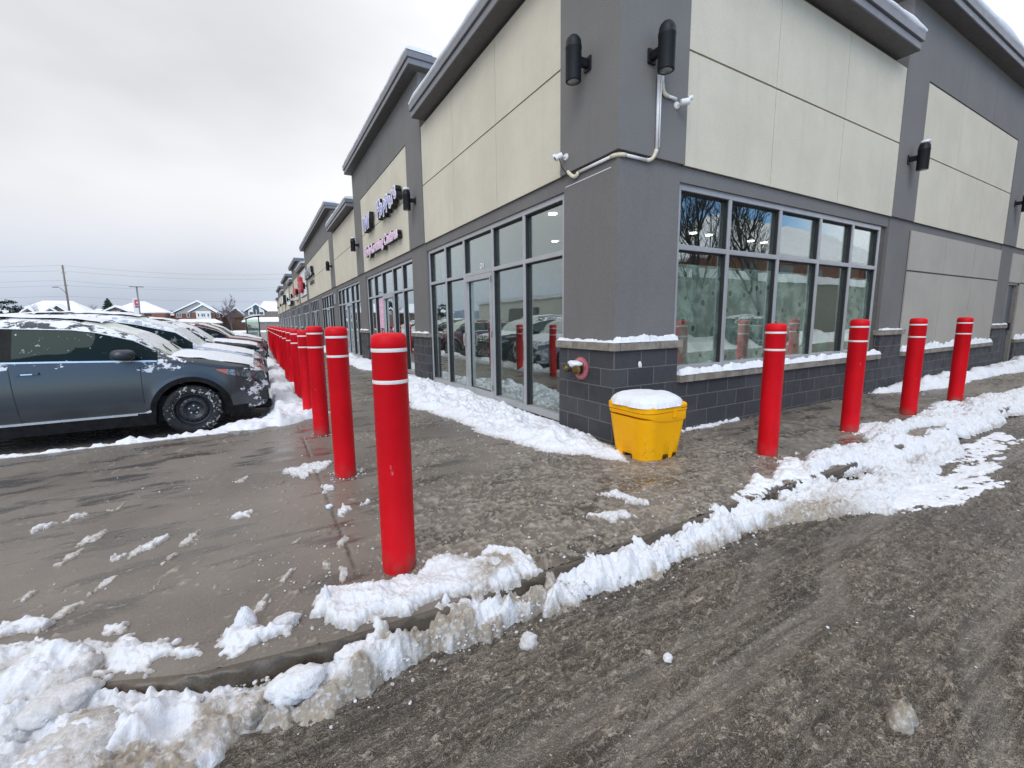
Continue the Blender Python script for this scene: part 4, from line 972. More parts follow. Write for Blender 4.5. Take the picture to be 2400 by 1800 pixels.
lo_ = lid.build('lid', M_YELLOW, sb, True, auto=35)
lt = MB(); lt.box(.06, .115, -.297, -.285, .42, .525); lt.build('latch', M_YELLOW, sb, bevel=.006)
lt = MB(); lt.box(.17, .26, -.2915, -.284, .506, .514); lt.build('lid_slot', plain('slot_shadow', (.25, .10, .004), .6), sb)
X, Y = np.meshgrid(np.linspace(-.34, .34, 90), np.linspace(-.34, .34, 90))
rr_ = (np.abs(X/.305)**3.4+np.abs(Y/.303)**3.4)**(1/3.4)+.05*fbm(X, Y, .1, 3, 5)
hh = .105*np.sqrt(np.clip(1-rr_**2.2, 0, 1))*(1+.25*fbm(X, Y, .25, 3, 8)+.1*(Y+X))
sno = grid_mesh('snow_cap', X, Y, .553+np.where(rr_ < 1, hh, -.02), M_SNOW, rr_ < 1.01, {'dirt': np.zeros_like(X)}, sb)

# ------------------------------------------------------------------ bollards
def make_bollard(h):
    root = thing('bollard', '', 'bollard')
    r_ = .0915
    b = MB(); b.lathe([(r_, -.01), (r_, h-.085), (r_*1.012, h-.084), (r_*1.012, h-.045), (r_*.995, h-.028), (r_*.93, h-.013), (r_*.80, h-.004), (r_*.5, h), (.0001, h+.001)], 48)
    b.build('cover', M_RED, root, True, auto=50)
    for z in (h-.098, h-.262):
        t = MB(); t.lathe([(r_+.0012, z), (r_+.0016, z+.001), (r_+.0016, z+.018), (r_+.0012, z+.019)], 48); t.build('reflective_stripe', M_STRIPE, root, True, auto=50)
    return root
pb = {h: make_bollard(h) for h in (1.31, 1.335, 1.275)}
used = set()
def bollard(x, y, h, lab, grp='red bollards along the building', lean=(0, 0)):
    p = pb[h]; o = copy_tree(p) if h in used else p; used.add(h)
    o.location = (x, y, 0); o.rotation_euler = (lean[0], lean[1], rnd.uniform(0, 6)); tag(o, lab, 'bollard', grp); return o
ORD = ['nearest and tallest looking red bollard standing in snow at the kerb', 'second red bollard of the left row, scuffed near its foot', 'third red bollard of the left row, rising above its neighbours', 'fourth red bollard of the left row, set lower than the third',
       'fifth red bollard of the left row', 'sixth red bollard of the left row', 'seventh red bollard of the left row', 'eighth red bollard of the left row', 'ninth red bollard of the left row', 'tenth red bollard of the left row', 'eleventh red bollard of the left row', 'twelfth red bollard of the left row',
       'thirteenth red bollard of the left row', 'fourteenth red bollard of the left row', 'fifteenth red bollard of the left row', 'sixteenth red bollard of the left row', 'seventeenth red bollard of the left row', 'farthest red bollard of the left row']
ys = [-1.19, .56, 2.27, 3.7, 5.35, 6.95, 8.65, 10.25, 11.95, 13.7, 15.4, 17.1, 18.8, 20.5, 22.2, 23.9, 25.6, 27.3]
hs = [1.31, 1.335, 1.335, 1.275, 1.275, 1.275, 1.275, 1.275]+[1.275]*10
for y, h, lab in zip(ys, hs, ORD): bollard(-2.70, y, h, lab, lean=(rnd.uniform(-.006, .006), rnd.uniform(-.006, .006)))
for x, y, h, lab in ((1.05, -1.10, 1.31, 'red bollard nearest the yellow bin on the right side'), (2.78, -1.09, 1.335, 'red bollard in front of the right end of the wide window'), (4.47, -1.09, 1.335, 'red bollard before the blank panels, second from the right end'), (6.22, -1.10, 1.335, 'rightmost red bollard, farthest along the side wall')):
    bollard(x, y, h, lab)

# ------------------------------------------------------------------ signs
M_SIGNW = plain('sign_white_face', (.84, .84, .90), .5, 0, .05)
M_PURPLE = plain('sign_purple', (.36, .34, .62), .5); M_PINK = plain('sign_pink', (.78, .42, .58), .5, 0, .1)
M_SIGNBK = plain('sign_return_black', (.008, .008, .01), .5)
def letters(root, txt, y, z, size, face, edge, sx=1, rot=0, depth=.07, bold=.02):
    TEXT(txt, size, depth, M_SIGNBK, 'letter_returns', root, wallL(-depth-.02, y, z, rot), bold=bold, sx=sx)
    TEXT(txt, size, .006, edge, 'letter_border', root, wallL(-2*depth-.028, y, z, rot), bold=bold, sx=sx)
    TEXT(txt, size, .005, face, 'letter_faces', root, wallL(-2*depth-.038, y, z, rot), bold=-.012*size, sx=sx)
s1 = thing('channel_letter_sign', 'purple and pink raised letter sign of the early learning centre', 'sign', (0, 0, 0))
letters(s1, 'TiNY', 10.72, 4.20, .56, M_PURPLE, M_SIGNW, .74, R(2), bold=.028)
xs_ = [(9.10, 4.22, 'H', 0), (8.82, 4.26, 'o', 3), (8.52, 4.16, 'P', -6), (8.22, 4.22, 'P', 4), (7.94, 4.24, 'e', 8), (7.68, 4.30, 'r', 10), (7.44, 4.36, 's', 12)]
for y, z, ch, r_ in xs_: letters(s1, ch, y, z, .62 if ch == 'H' else .56, M_PURPLE, M_SIGNW, .82, R(r_), bold=.032)
letters(s1, 'Early Learning Centres', 9.40, 3.46, .36, M_PINK, M_SIGNW, 1.12, 0, .05, bold=.02)
snow_patch('snow_cover', [[(-.2, 7.4), (-.02, 7.4), (-.02, 9.2), (-.2, 9.2)]], 4.70, .05, .03, M_SNOW, 121, .03, .05, .6, .1, None, None, s1) if False else None
M_DARKLET = plain('sign_dark_letters', (.03, .045, .05), .4)
s2 = thing('dark_letter_sign', 'dark block letter sign with white edges on the second cream panel', 'sign')
letters(s2, 'ANIMAL', 28.4, 4.40, .72, M_DARKLET, M_WHITE, 1.55, 0, .08, bold=.03)
TEXT('HOSPITAL', .30, .03, M_GROOVE, 'small_lettering', s2, wallL(-.04, 27.6, 3.90), sx=1.6)
M_SRED = plain('sign_red', (.45, .015, .03), .4, 0, .15)
s3 = thing('red_letter_sign', 'white panel sign with large red lettering', 'sign')
b = MB(); b.box(-.02, .008, 31.9, 36.1, 3.52, 5.38); b.build('white_panel', M_WHITE, s3)
b = MB(); b.box(-.03, .0, 31.9, 36.1, 3.44, 3.52); b.build('panel_edge', M_GREY_LOW, s3)
letters(s3, 'PIZZA', 34.2, 4.55, .75, M_SRED, M_PINK, 1.3, 0, .06) if False else None
b = MB()
for k, (y, z, w_, h_) in enumerate([(35.7, 4.9, .5, .34), (35.0, 4.85, .5, .34), (34.3, 4.75, .5, .34), (35.6, 4.45, .7, .36), (34.8, 4.4, .6, .4), (34.0, 4.35, .6, .5), (35.2, 4.0, .7, .36), (34.3, 3.95, .7, .4), (33.6, 4.2, .5, .6)]):
    b.box(-.26, -.02, y-w_/2, y+w_/2, z-h_/2, z+h_/2)
b.build('red_letter_block', M_SRED, s3, bevel=.06)
s4 = thing('red_oval_sign', 'red oval sign with a small pale box sign below', 'sign')
b = MB(); b.tube([(-.25, 40.4, 4.2), (-.02, 40.4, 4.2)], .1, 30); b.v = [(x, 40.4+(y-40.4)*17, 4.2+(z-4.2)*2.8) for x, y, z in b.v]; b.build('oval_face', M_SRED, s4)
b = MB(); b.box(-.22, -.02, 38.9, 41.5, 3.46, 3.66); b.build('box_sign', plain('pale_pink', (.7, .6, .6), .5), s4, bevel=.02)
s5 = thing('box_sign', 'long white box sign low on the far cream panel', 'sign')
b = MB(); b.box(-.3, .0, 45.2, 49.8, 3.3, 3.68); b.build('cabinet', M_SIGNBK, s5, bevel=.02)
b = MB(); b.box(-.31, -.302, 45.25, 49.75, 3.33, 3.65); b.build('sign_face', M_SIGNW, s5)
s6 = thing('panel_sign', 'white upright panel sign with a small dark emblem', 'sign')
b = MB(); b.box(-.12, .0, 51.8, 54.2, 3.75, 4.85); b.build('sign_face', M_WHITE, s6)
b = MB(); b.box(-.14, -.121, 52.7, 53.3, 4.2, 4.6); b.build('emblem', M_METAL, s6)
s7 = thing('panel_sign', 'pale square panel sign with dark side far down the row', 'sign')
b = MB(); b.box(-.35, .0, 57.2, 60, 3.9, 4.9); b.build('cabinet', M_SIGNBK, s7)
b = MB(); b.box(-.36, -.352, 57.25, 59.95, 3.95, 4.85); b.build('sign_face', M_WHITE, s7)
s8 = thing('unit_number_plate', 'small grey unit number plate on the pilaster by the third storefront', 'sign')
b = MB(); b.box(-.012, .028, 18.8, 19.15, 2.3, 2.75); b.build('plate', plain('plate_grey', (.3, .3, .33), .5), s8)
# poster and box at the second storefront door
s9 = thing('window_poster', 'pink poster with white scribble behind the second storefront door', 'poster')
b = MB(); b.box(.128, .132, 10.25, 10.85, 1.2, 2.1); b.build('sheet', M_PINK, s9)
b = MB(); rnd2 = random.Random(3)
for k in range(7): y = 10.3+rnd2.random()*.4; z = 1.3+rnd2.random()*.7; b.box(.125, .1275, y, y+.12, z, z+.03)
b.build('print', M_WHITE, s9)

# ================================================================== CARS
def car_paint(name, col, metal=.5, snow=.5, zlo=.95):
    s = Nodes(name)
    g = s.n('ShaderNodeSeparateXYZ'); s.l(s.tc.outputs['Object'], g.inputs[0])
    n1 = s.noise(5.5, 6, .68, s.map((1, 1, 1.7)), .3)
    zf = s.mth('ADD', s.rng(g.outputs[2], zlo-.20, zlo+.10, -.40, .0), s.rng(g.outputs[2], zlo+.12, zlo+.5, .01, .085*(.5+snow)))
    m_ = s.rng(s.mth('ADD', n1, zf), .56, .60)
    front = s.mth('ADD', s.rng(g.outputs[0], -.65, -.1, -.1, .19*snow), s.mth('MULTIPLY', s.mth('MULTIPLY', s.rng(g.outputs[0], -1.7, -1.3), s.rng(g.outputs[0], -.85, -1.1)), s.rng(g.outputs[2], zlo-.22, zlo-.05, 0, .22)))
    m2 = s.rng(s.mth('ADD', s.noise(8, 6, .7, s.map((1, 1, 1.4))), front), .63, .67)
    m_ = s.mth('MAXIMUM', m_, m2)
    drt = s.rng(g.outputs[2], .15, .6, .35, 0)
    c = s.mix(s.mth('MULTIPLY', drt, s.rng(s.noise(6, 4), .3, .7)), col, (.11, .10, .09))
    c = s.mix(m_, c, (.80, .82, .86))
    r_ = s.n('ShaderNodeMix', data_type='FLOAT'); s.l(m_, r_.inputs[0]); r_.inputs[2].default_value = .26; r_.inputs[3].default_value = .8
    mt = s.mth('MULTIPLY', s.mth('SUBTRACT', 1., m_), metal)
    s.p.inputs['Coat Weight'].default_value = .4; s.p.inputs['Coat Roughness'].default_value = .12
    return s.fin(c, r_.outputs[0], s.bump(m_, .5, .01), mt)
def tyre_mat():
    s = Nodes('snowy_tyre'); n1 = s.noise(26, 5, .7); m_ = s.rng(s.mth('ADD', n1, s.rng(s.noise(4, 2), .3, .7, -.08, .06)), .57, .62)
    c = s.mix(m_, (.012, .012, .013), (.50, .50, .50)); return s.fin(c, .75, s.bump(n1, .6, .01))
M_TYRE = tyre_mat()
M_RIM = plain('black_steel_rim', (.036, .037, .041), .33, .3, .3, 20)
M_CHROME = plain('satin_chrome', (.62, .62, .64), .25, .8, .05)
M_TRIM = plain('unpainted_trim', (.008, .008, .009), .75, 0, .5, 10, spec=.2)
M_CABIN = plain('cabin_cloth', (.012, .013, .014), 1., spec=0)
M_GLOSSBLK = plain('gloss_black', (.008, .009, .010), .5, spec=.15); M_MIRROR = plain('mirror_paint', (.030, .036, .046), .3)
M_WSCREEN = plain('pale_windscreen', (.60, .66, .60), .35, 0, .05, 4)  # windscreens in a nearly even pale grey-green tone
M_HEAD = plain('headlamp_glass', (.20, .22, .24), .08, .6, .8, 40)
M_AMBER = plain('amber_reflector', (.55, .13, .08), .3)
class Car: pass
def make_car(name, label, paint, loc, rz=0, L=4.6, H=1.69, wid=.92, belt=1.09, hood=1.10, hoodf=.93, cowl=-1.15, roofx=-2.0, rearx=-4.15, snow=1, seed=1, detail=True, rail_in=.20, group='cars parked nose-in along the sidewalk', suv=True):
    root = thing(name, label, 'car', loc, rz, group)
    xa, xr_, R_a, zc_ = -.935, -.935-2.66*(L/4.6), .425, .345
    def interp(x, pts): xs2, zs2 = zip(*pts); return float(np.interp(-x, [-q for q in xs2], zs2))
    top_pts = [(0, hoodf-.16), (-.05, hoodf-.05), (-.14, hoodf+.01), (-.35, hoodf+.065), (-.75, hood-.01), (cowl+.03, hood+.035), (cowl, hood+.04), (cowl-.35, hood+.04+(H-hood)*.50), (roofx+.12, H-.085), (roofx-.1, H-.035), (-2.75, H), (-3.4, H-.015), (rearx+.1, H-.09), (rearx-.05, H-.15), (-L+.22, 1.18), (-L+.08, 1.08), (-L, .85)]
    belt_pts = [(0, hoodf-.2), (-.08, hoodf-.09), (-.2, hoodf-.045), (-.5, hoodf+.0), (-.9, belt-.075), (-1.3, belt-.035), (-2.2, belt), (-3.6, belt+.04), (rearx-.1, belt+.07), (-L+.12, belt+.0), (-L, .84)]
    def wx(x):
        w_ = wid
        if x > -.65: t = (x+.65)/.65; w_ = wid*(1-.30*t**2.6)
        if x < -L+.5: t = (-L+.5-x)/.5; w_ = wid*(1-.16*t**2.2)
        return w_
    def zlo(x):
        z = .30
        for xc in (xa, xr_):
            dd_ = abs(x-xc)
            if dd_ < R_a: z = max(z, zc_+math.sqrt(R_a*R_a-dd_*dd_))
        return z
    def side_y(x, z):      # half width of the body side
        w_ = wx(x); t = (z-.25)/(belt-.25)
        y = w_*(.945+.055*math.sin(PI*min(1, max(0, t*.9+.05))))
        y -= .012*math.exp(-((z-.42)/.06)**2)
        for xc in (xa, xr_):
            dd_ = math.hypot(x-xc, z-zc_)
            if dd_ < R_a+.12: y += .022*(1-sm((dd_-R_a)/.12))
        return y
    def sm(t): t = max(0, min(1, t)); return t*t*(3-2*t)
    def cab(x):            # 0 at cowl/tail, 1 at full greenhouse
        return sm((cowl+.02-x)/(cowl-roofx+.35))*sm((x+L-.02)/(L+rearx+.02 if L+rearx > .1 else .4))
    def section(x):
        zt = interp(x, top_pts); zb_ = min(interp(x, belt_pts), zt-.02)
        pts = []
        z0 = zlo(x)
        z0 = min(z0, zb_-.02)
        for k in range(9): z = z0+(zb_-z0)*k/8; pts.append((side_y(x, z), z))
        c_ = cab(x); yb = pts[-1][0]
        yr = yb*(1-.10)-rail_in*.55*c_*1.0-.0; zr = zt-.035-.045*c_
        zr = max(zr, zb_+.004)
        if c_ < .02: yr = yb*.90
        for k in range(1, 7):
            t = k/6
            y = yb+(yr-yb)*(t**1.15 if c_ > .02 else t); z = zb_+(zr-zb_)*t if c_ > .02 else zb_+(zr-zb_)*math.sin(t*PI/2)
            pts.append((y, z))
        for k in range(1, 7):
            t = k/6; pts.append((yr*(1-t), zr+(zt-zr)*(1-(1-t)**2.2)))
        return pts
    xs2 = sorted(set([round(v, 4) for v in list(np.arange(0, -L-.001, -.035))+[-L, -.02, -.01, xa-R_a, xa+R_a, xr_-R_a, xr_+R_a, xa-R_a+.006, xa+R_a-.006, xr_-R_a+.006, xr_+R_a-.006, xa-R_a+.02, xa+R_a-.02]]), reverse=True)
    secs = [section(x) for x in xs2]; K = len(secs[0])
    V = []
    def shear(x, z):
        if x > -.6: return x-((.30*max(0, z-.62)**1.5)+.9*max(0, .5-z)**2)*((x+.6)/.6)**2
        return x
    for sgn in (-1, 1):
        for x, s2 in zip(xs2, secs):
            for y, z in s2: V.append((shear(x, z), sgn*y, z))
    n1 = len(xs2)*K
    win_x = [(cowl-.10, -2.62), (-2.72, -3.52), (-3.58, rearx+.10)]
    Fp, Fg, Fw, Ft, Fs = [], [], [], {}, {}
    for sgn in (0, 1):
        for i in range(len(xs2)-1):
            xm = (xs2[i]+xs2[i+1])/2
            for k in range(K-1):
                f = (sgn*n1+i*K+k, sgn*n1+i*K+k+1, sgn*n1+(i+1)*K+k+1, sgn*n1+(i+1)*K+k)
                if sgn == 0: f = f[::-1]
                hgt = secs[i][14][1]-secs[i][8][1]
                if 8 <= k <= 12 and hgt > .05 and any(b < xm < a for a, b in win_x): Fs.setdefault((sgn, [b < xm < a for a, b in win_x].index(True)), []).append(f)
                elif 8 <= k <= 12 and hgt > .05 and rearx+.1 < xm < cowl-.1: Ft.setdefault((sgn, xm < -3.0), []).append(f)
                elif 15 <= k and cowl-.02 > xm > roofx-.02: Fw.append(f)
                elif 15 <= k and rearx-.05 > xm > -L+.2: Fg.append(f)
                else: Fp.append(f)
    # front and rear closures
    for e in (0, len(xs2)-1):
        for k in range(K-1):
            f = (e*K+k, n1+e*K+k, n1+e*K+k+1, e*K+k+1)
            Fp.append(f if e == 0 else f[::-1])
    def sub(name_, F, mat, sm_=True, par=root):
        F = np.array(F); usedv = np.unique(F); mp2 = {v: i for i, v in enumerate(usedv)}
        F2 = [[mp2[v] for v in f] for f in F]
        return np_mesh(name_, [V[v] for v in usedv], np.array(F2), mat, par, None, sm_)
    bodyo = sub('body', Fp, paint); sub('rear_window', Fg, M_CARGLASS)
    for F9 in Fs.values(): sub('side_window', F9, M_CARGLASS)
    sub('windscreen', Fw, M_WSCREEN); [sub('door_pillar', q9, M_GLOSSBLK) for q9 in Ft.values()]
    for sg in (-1, 1):
        b = MB(); b.tube([(xs2[i], sg*(secs[i][13][0]+.004), secs[i][13][1]+.002) for i in range(len(xs2)) if rearx+.08 < xs2[i] < cowl-.1], .009, 6); b.build('chrome_window_line', M_CHROME, root, True)
    # dark inside so the glass has something behind it
    ib = MB(); ib.box(-L+.4, cowl-.6, -wid*.62, wid*.62, .5, belt+.0); ib.box(-2.35, -2.15, -.6, -.12, belt-.1, belt+.32); ib.box(-2.35, -2.15, .12, .6, belt-.1, belt+.32)
    ib.build('interior', M_CABIN, root, bevel=.03)
    # underbody and wheel wells
    ub = MB(); ub.box(-L+.12, -.2, -wid*.80, wid*.80, .22, .55); ub.build('underbody', M_BLACK, root)
    # cladding: arch rings, rocker, bumper skirts
    for sg in (-1, 1):
        cl_ = MB()
        for xc in (xa, xr_):
            pts = []; n = 28
            for k in range(n+1):
                a = -.12+(PI+.24)*k/n; pts.append(a)
            for k in range(n):
                q4 = []
                for a, r_ in ((pts[k], R_a-.02), (pts[k], R_a+.045), (pts[k+1], R_a+.045), (pts[k+1], R_a-.02)):
                    x = xc+r_*math.cos(a); z = zc_+r_*math.sin(a); q4.append((x, z))
                o_ = []
                for off in (.006, -.09):
                    for x, z in q4: o_.append((shear(x, z), sg*(side_y(x, max(z, .3))+off), z))
                cl_.add(o_, [(0, 1, 2, 3), (7, 6, 5, 4), (0, 4, 5, 1), (2, 6, 7, 3), (0, 3, 7, 4), (1, 5, 6, 2)])
        for (a, b) in ((xr_+R_a-.01, xa-R_a+.01), (-.28, -.50), (-L+.1, xr_-R_a)):
            nn = 8
            for k in range(nn):
                x0, x1 = a+(b-a)*k/nn, a+(b-a)*(k+1)/nn
                zt_ = .36 if b-a < 0 or True else .3
                y0, y1 = side_y(x0, .34), side_y(x1, .34)
                o_ = [(x0, sg*(y0+.008), .20), (x1, sg*(y1+.008), .20), (x1, sg*(y1+.008), zt_), (x0, sg*(y0+.008), zt_), (x0, sg*(y0-.1), .20), (x1, sg*(y1-.1), .20), (x1, sg*(y1-.1), zt_), (x0, sg*(y0-.1), zt_)]
                cl_.add(o_, [(0, 1, 2, 3), (7, 6, 5, 4), (0, 4, 5, 1), (2, 6, 7, 3)])
        cl_.build('body_cladding', M_TRIM, root)
    # wheels
    wh = MB(); r_ = .345; tw = .215
    tyre_prof = [(.225, -tw/2+.02), (.24, -tw/2), (.30, -tw/2-.004), (.33, -tw/2+.012), (r_, -tw/2+.035), (r_, tw/2-.035), (.33, tw/2-.012), (.30, tw/2+.004), (.24, tw/2), (.225, tw/2-.02)]
    for xc in (xa, xr_):
        for sg in (-1, 1):
            yo = sg*(wid-.115)
            t = MB(); t.lathe(tyre_prof, 48, 'y', (xc, yo, r_), cap=False); wv_ = t.build('wheel', M_TYRE, root, True, auto=50)
            rm = MB(); f_ = yo+sg*(tw/2-.012)
            pr = [(.236, f_+sg*.004), (.222, f_+sg*.004), (.212, f_-sg*.012), (.200, f_-sg*.055), (.185, f_-sg*.060), (.165, f_-sg*.040), (.130, f_-sg*.028), (.112, f_-sg*.034), (.098, f_-sg*.058), (.075, f_-sg*.062), (.040, f_-sg*.060), (.034, f_-sg*.045), (.0001, f_-sg*.043)]
            rm.lathe(pr, 40, 'y', (xc, 0, r_), cap=False); rm.build('rim', M_RIM, wv_, True, auto=50)
            if detail:
                ho = MB()
                for k in range(16):
                    a = 2*PI*k/16; cx_, cz_ = xc+.148*math.cos(a), r_+.148*math.sin(a)
                    ho.lathe([(.015, f_-sg*.031), (.0001, f_-sg*.0305)], 10, 'y', (cx_, 0, cz_))
                ho.build('vent_hole', M_GASKET, wv_)
                nu = MB()
                for k in range(5):
                    a = 2*PI*k/5+.3; nu.lathe([(.011, f_-sg*.060), (.011, f_-sg*.042), (.0001, f_-sg*.040)], 8, 'y', (xc+.055*math.cos(a), 0, r_+.055*math.sin(a)))
                nu.build('wheel_nut', M_CHROME, wv_)
    # mirrors, handles, seams, lamps, grille
    mx_ = cowl-.42
    for sg in (-1, 1):
        b = MB(); yb = side_y(mx_, belt)
        b.tube([(mx_+.0, sg*(yb-.05), belt+.0), (mx_+.0, sg*(yb+.06), belt+.035)], [.035, .03], 10)
        mv, mf = lump_mesh(77, .13, .095, .085, 12, .0)
        b.add([(mx_-.01+x, sg*(yb+.15)+y*1.15, belt+.06+z) for x, y, z in mv], mf)
        b.build('mirror', M_MIRROR, root, True)
    def strip(pts, w_, off, mat, nm, par=root, z_w=True, th=.004):
        for sg in (-1, 1):
            b = MB()
            for (xa_, za_), (xb_, zb2) in zip(pts[:-1], pts[1:]):
                dx, dz = xb_-xa_, zb2-za_; l = math.hypot(dx, dz) or 1; nx_, nz_ = -dz/l*w_/2, dx/l*w_/2
                c4 = [(xa_+nx_, za_+nz_), (xb_+nx_, zb2+nz_), (xb_-nx_, zb2-nz_), (xa_-nx_, za_-nz_)]
                o_ = [(shear(x, z), sg*(side_y(x, z)+off), z) for x, z in c4]+[(shear(x, z), sg*(side_y(x, z)-.01), z) for x, z in c4]
                b.add(o_, [(0, 1, 2, 3), (7, 6, 5, 4), (0, 4, 5, 1), (2, 6, 7, 3), (0, 3, 7, 4), (1, 5, 6, 2)])
            b.build(nm, mat, par)
    nseg = 14
    strip([(x, interp(x, belt_pts)-.012-.02*math.sin((x-cowl)*2)) for x in np.linspace(-.55, cowl-.05, 14)], .008, .0015, M_GASKET, 'bonnet_seam')
    strip([(x, secs[min(range(len(xs2)), key=lambda i_: abs(xs2[i_]-x))][12][1]+.012) for x in np.linspace(cowl-.2, rearx+.1, 2)], .001, -.5, M_GASKET, 'window_trim') if False else None
    strip([(xa-R_a-.09+(0 if k < 1 else 0), .37+(belt-.10-.37)*k/nseg) for k in range(nseg+1)], .008, .0015, M_GASKET, 'door_seam')
    strip([(-2.62-.10*math.cos(k/nseg*PI/2)**1*0-.04*(k/nseg), .37+(belt-.05-.37)*k/nseg) for k in range(nseg+1)], .009, .0015, M_GASKET, 'door_seam')
    strip([(xa-R_a-.03-((-xr_-R_a)-(-xa+R_a)-.06)*k/24, .355+(.03 if k == 0 else 0)) for k in range(25)], .028, .012, M_CHROME, 'chrome_sill_strip')
    bs = [(x, interp(x, belt_pts)-.006) for x in np.linspace(cowl-.12, rearx+.1, 40)]
    strip(bs, .02, .006, M_CHROME, 'chrome_belt_strip')
    for hx in (-2.50, -3.45):
        hpts = [(hx+.10-.2*k/6, belt-.13+.006*math.sin(PI*k/6)) for k in range(7)]
        strip(hpts, .026, .028, paint, 'door_handle'); strip([(hx+.05, belt-.135), (hx-.05, belt-.135)], .012, .031, M_CHROME, 'handle_insert')
    # headlamps
    for sg in (-1, 1):
        hl = MB(); am = MB()
        for (b_, x0, x1, za0, za1, zb0, zb1) in ((am, -.62, -.50, .885, .895, .82, .89), (hl, -.50, -.02, .82, .89, .68, .82)):
            n = 10
            for k in range(n):
                t0, t1 = k/n, (k+1)/n
                c4 = []
                for t in (t0, t1):
                    x = x0+(x1-x0)*t; c4.append((x, za0+(zb0-za0)*t)); c4.append((x, za1+(zb1-za1)*t))
                c4 = [c4[0], c4[2], c4[3], c4[1]]
                o_ = [(shear(x, z)+.003, sg*(side_y(x, z)+.007), z) for x, z in c4]+[(shear(x, z)-.03, sg*(side_y(x, z)-.05), z) for x, z in c4]
                b_.add(o_, [(0, 1, 2, 3), (7, 6, 5, 4), (0, 4, 5, 1), (2, 6, 7, 3), (0, 3, 7, 4), (1, 5, 6, 2)])
        hl.build('headlamp', M_HEAD, root, True, auto=30); am.build('amber_reflector', M_AMBER, root)
    fy = wx(0)
    gr = MB(); gr.box(-.06, .02, -fy*.80, fy*.80, .60, .78); gr.build('grille', M_BLACK, root, bevel=.02)
    gs = MB()
    for k in range(4): gs.box(.02, .026, -fy*.74, fy*.74, .625+k*.04, .633+k*.04)
    gs.build('grille_bar', M_CHROME, root)
    bp = MB(); bp.box(-.25, .03, -fy*1.0, fy*1.0, .24, .38); bp.build('lower_bumper', M_TRIM, root, bevel=.03)
    for sg in (-1, 1):
        b = MB(); b.box(-.16, -.005, sg*fy*.78, sg*(fy*1.12), .38, .56); b.build('fog_lamp_recess', M_GASKET, root, bevel=.02)
    ch = MB(); ch.box(-.05, .034, -fy*.9, fy*.9, .362, .378); ch.build('bumper_chrome', M_CHROME, root)
    # snow blanket on roof and bonnet
    if snow:
        ii = [i for i, x in enumerate(xs2)]
        def blanket(x0, x1, kmin, th, nm, sd, thr):
            I = [i for i, x in enumerate(xs2) if x1 <= x <= x0]
            if len(I) < 3: return
            cols = []
            ksel = list(range(K-1, kmin-1, -1))
            for i in I:
                row = [(shear(xs2[i], secs[i][k][1]), -secs[i][k][0], secs[i][k][1]) for k in ksel[::-1]]+[(shear(xs2[i], secs[i][k][1]), secs[i][k][0], secs[i][k][1]) for k in ksel[1:]]
                # densify
                row = np.array(row); t = np.linspace(0, len(row)-1, len(row)*4); row = np.stack([np.interp(t, np.arange(len(row)), row[:, c]) for c in range(3)], -1)
                cols.append(row)
            A = np.array(cols); A = np.stack([np.stack([np.interp(np.linspace(0, len(I)-1, len(I)*3), np.arange(len(I)), A[:, j, c]) for c in range(3)], -1) for j in range(A.shape[1])], 1)
            X_, Y_, Z_ = A[..., 0], A[..., 1], A[..., 2]
            n_ = fbm(X_*.55, Y_+Z_, .22, 5, sd, .6)+.25
            ed = np.minimum(np.linspace(0, 1, X_.shape[1])[None, :], np.linspace(1, 0, X_.shape[1])[None, :])
            ee = np.minimum(np.linspace(0, 1, X_.shape[0])[:, None], np.linspace(1, 0, X_.shape[0])[:, None])
            msk = n_+thr+np.clip(ed*5, 0, .6)+np.clip(ee*6, 0, .3)-.55
            h_ = th*np.clip(msk*3, 0, 1)*(.75+.5*fbm(X_, Y_, .3, 3, sd+3))
            grid_mesh(nm, X_, Y_, Z_+np.where(msk > 0, h_, -.012), M_SNOW, msk > 0, {'dirt': np.zeros_like(X_)}, root)
        blanket(roofx+.15, rearx, 16, .035, 'snow_cover', seed+200, .55*snow)
        blanket(-.12, cowl+.02, 12, .018, 'snow_cover', seed+210, -.02+.16*snow)
        blanket(cowl-.1, roofx+.2, 15, .008, 'snow_cover', seed+220, -.52)
    if detail:
        wp = MB()
        for y in (-.55, .15): wp.tube([(cowl-.0, y, hood+.06), (cowl-.12, y+.25, hood+.13), (cowl-.16, y+.5, hood+.16)], .009, 6)
        wp.build('wiper', M_GASKET, root)
    return root
_mt = M_CARGLASS.node_tree; _o = [n for n in _mt.nodes if n.type == 'OUTPUT_MATERIAL'][0]; _src = _o.inputs[0].links[0].from_socket
_tc = _mt.nodes.new('ShaderNodeTexCoord'); _n = _mt.nodes.new('ShaderNodeTexNoise'); _n.inputs['Scale'].default_value = 9; _n.inputs['Detail'].default_value = 6; _n.inputs['Roughness'].default_value = .72; _mt.links.new(_tc.outputs['Object'], _n.inputs['Vector'])
_r = _mt.nodes.new('ShaderNodeMapRange'); _mt.links.new(_n.outputs['Fac'], _r.inputs[0]); _r.inputs[1].default_value = .63; _r.inputs[2].default_value = .67; _r.inputs[4].default_value = .75
_d = _mt.nodes.new('ShaderNodeBsdfDiffuse'); _d.inputs[0].default_value = (.72, .75, .8, 1); _m = _mt.nodes.new('ShaderNodeMixShader'); _mt.links.new(_r.outputs[0], _m.inputs[0]); _mt.links.new(_src, _m.inputs[1]); _mt.links.new(_d.outputs[0], _m.inputs[2]); _mt.links.new(_m.outputs[0], _o.inputs[0])
P_DG = car_paint('blue_grey_paint', (.052, .059, .068), .4, .75, 1.0)
P_SI = car_paint('silver_blue_paint', (.38, .44, .52), .5, .75, 1.0)
P_BK = car_paint('black_paint', (.014, .016, .02), .3, .6, 1.05)
P_RD = car_paint('maroon_paint', (.10, .008, .014), .3, .1, 1.45)
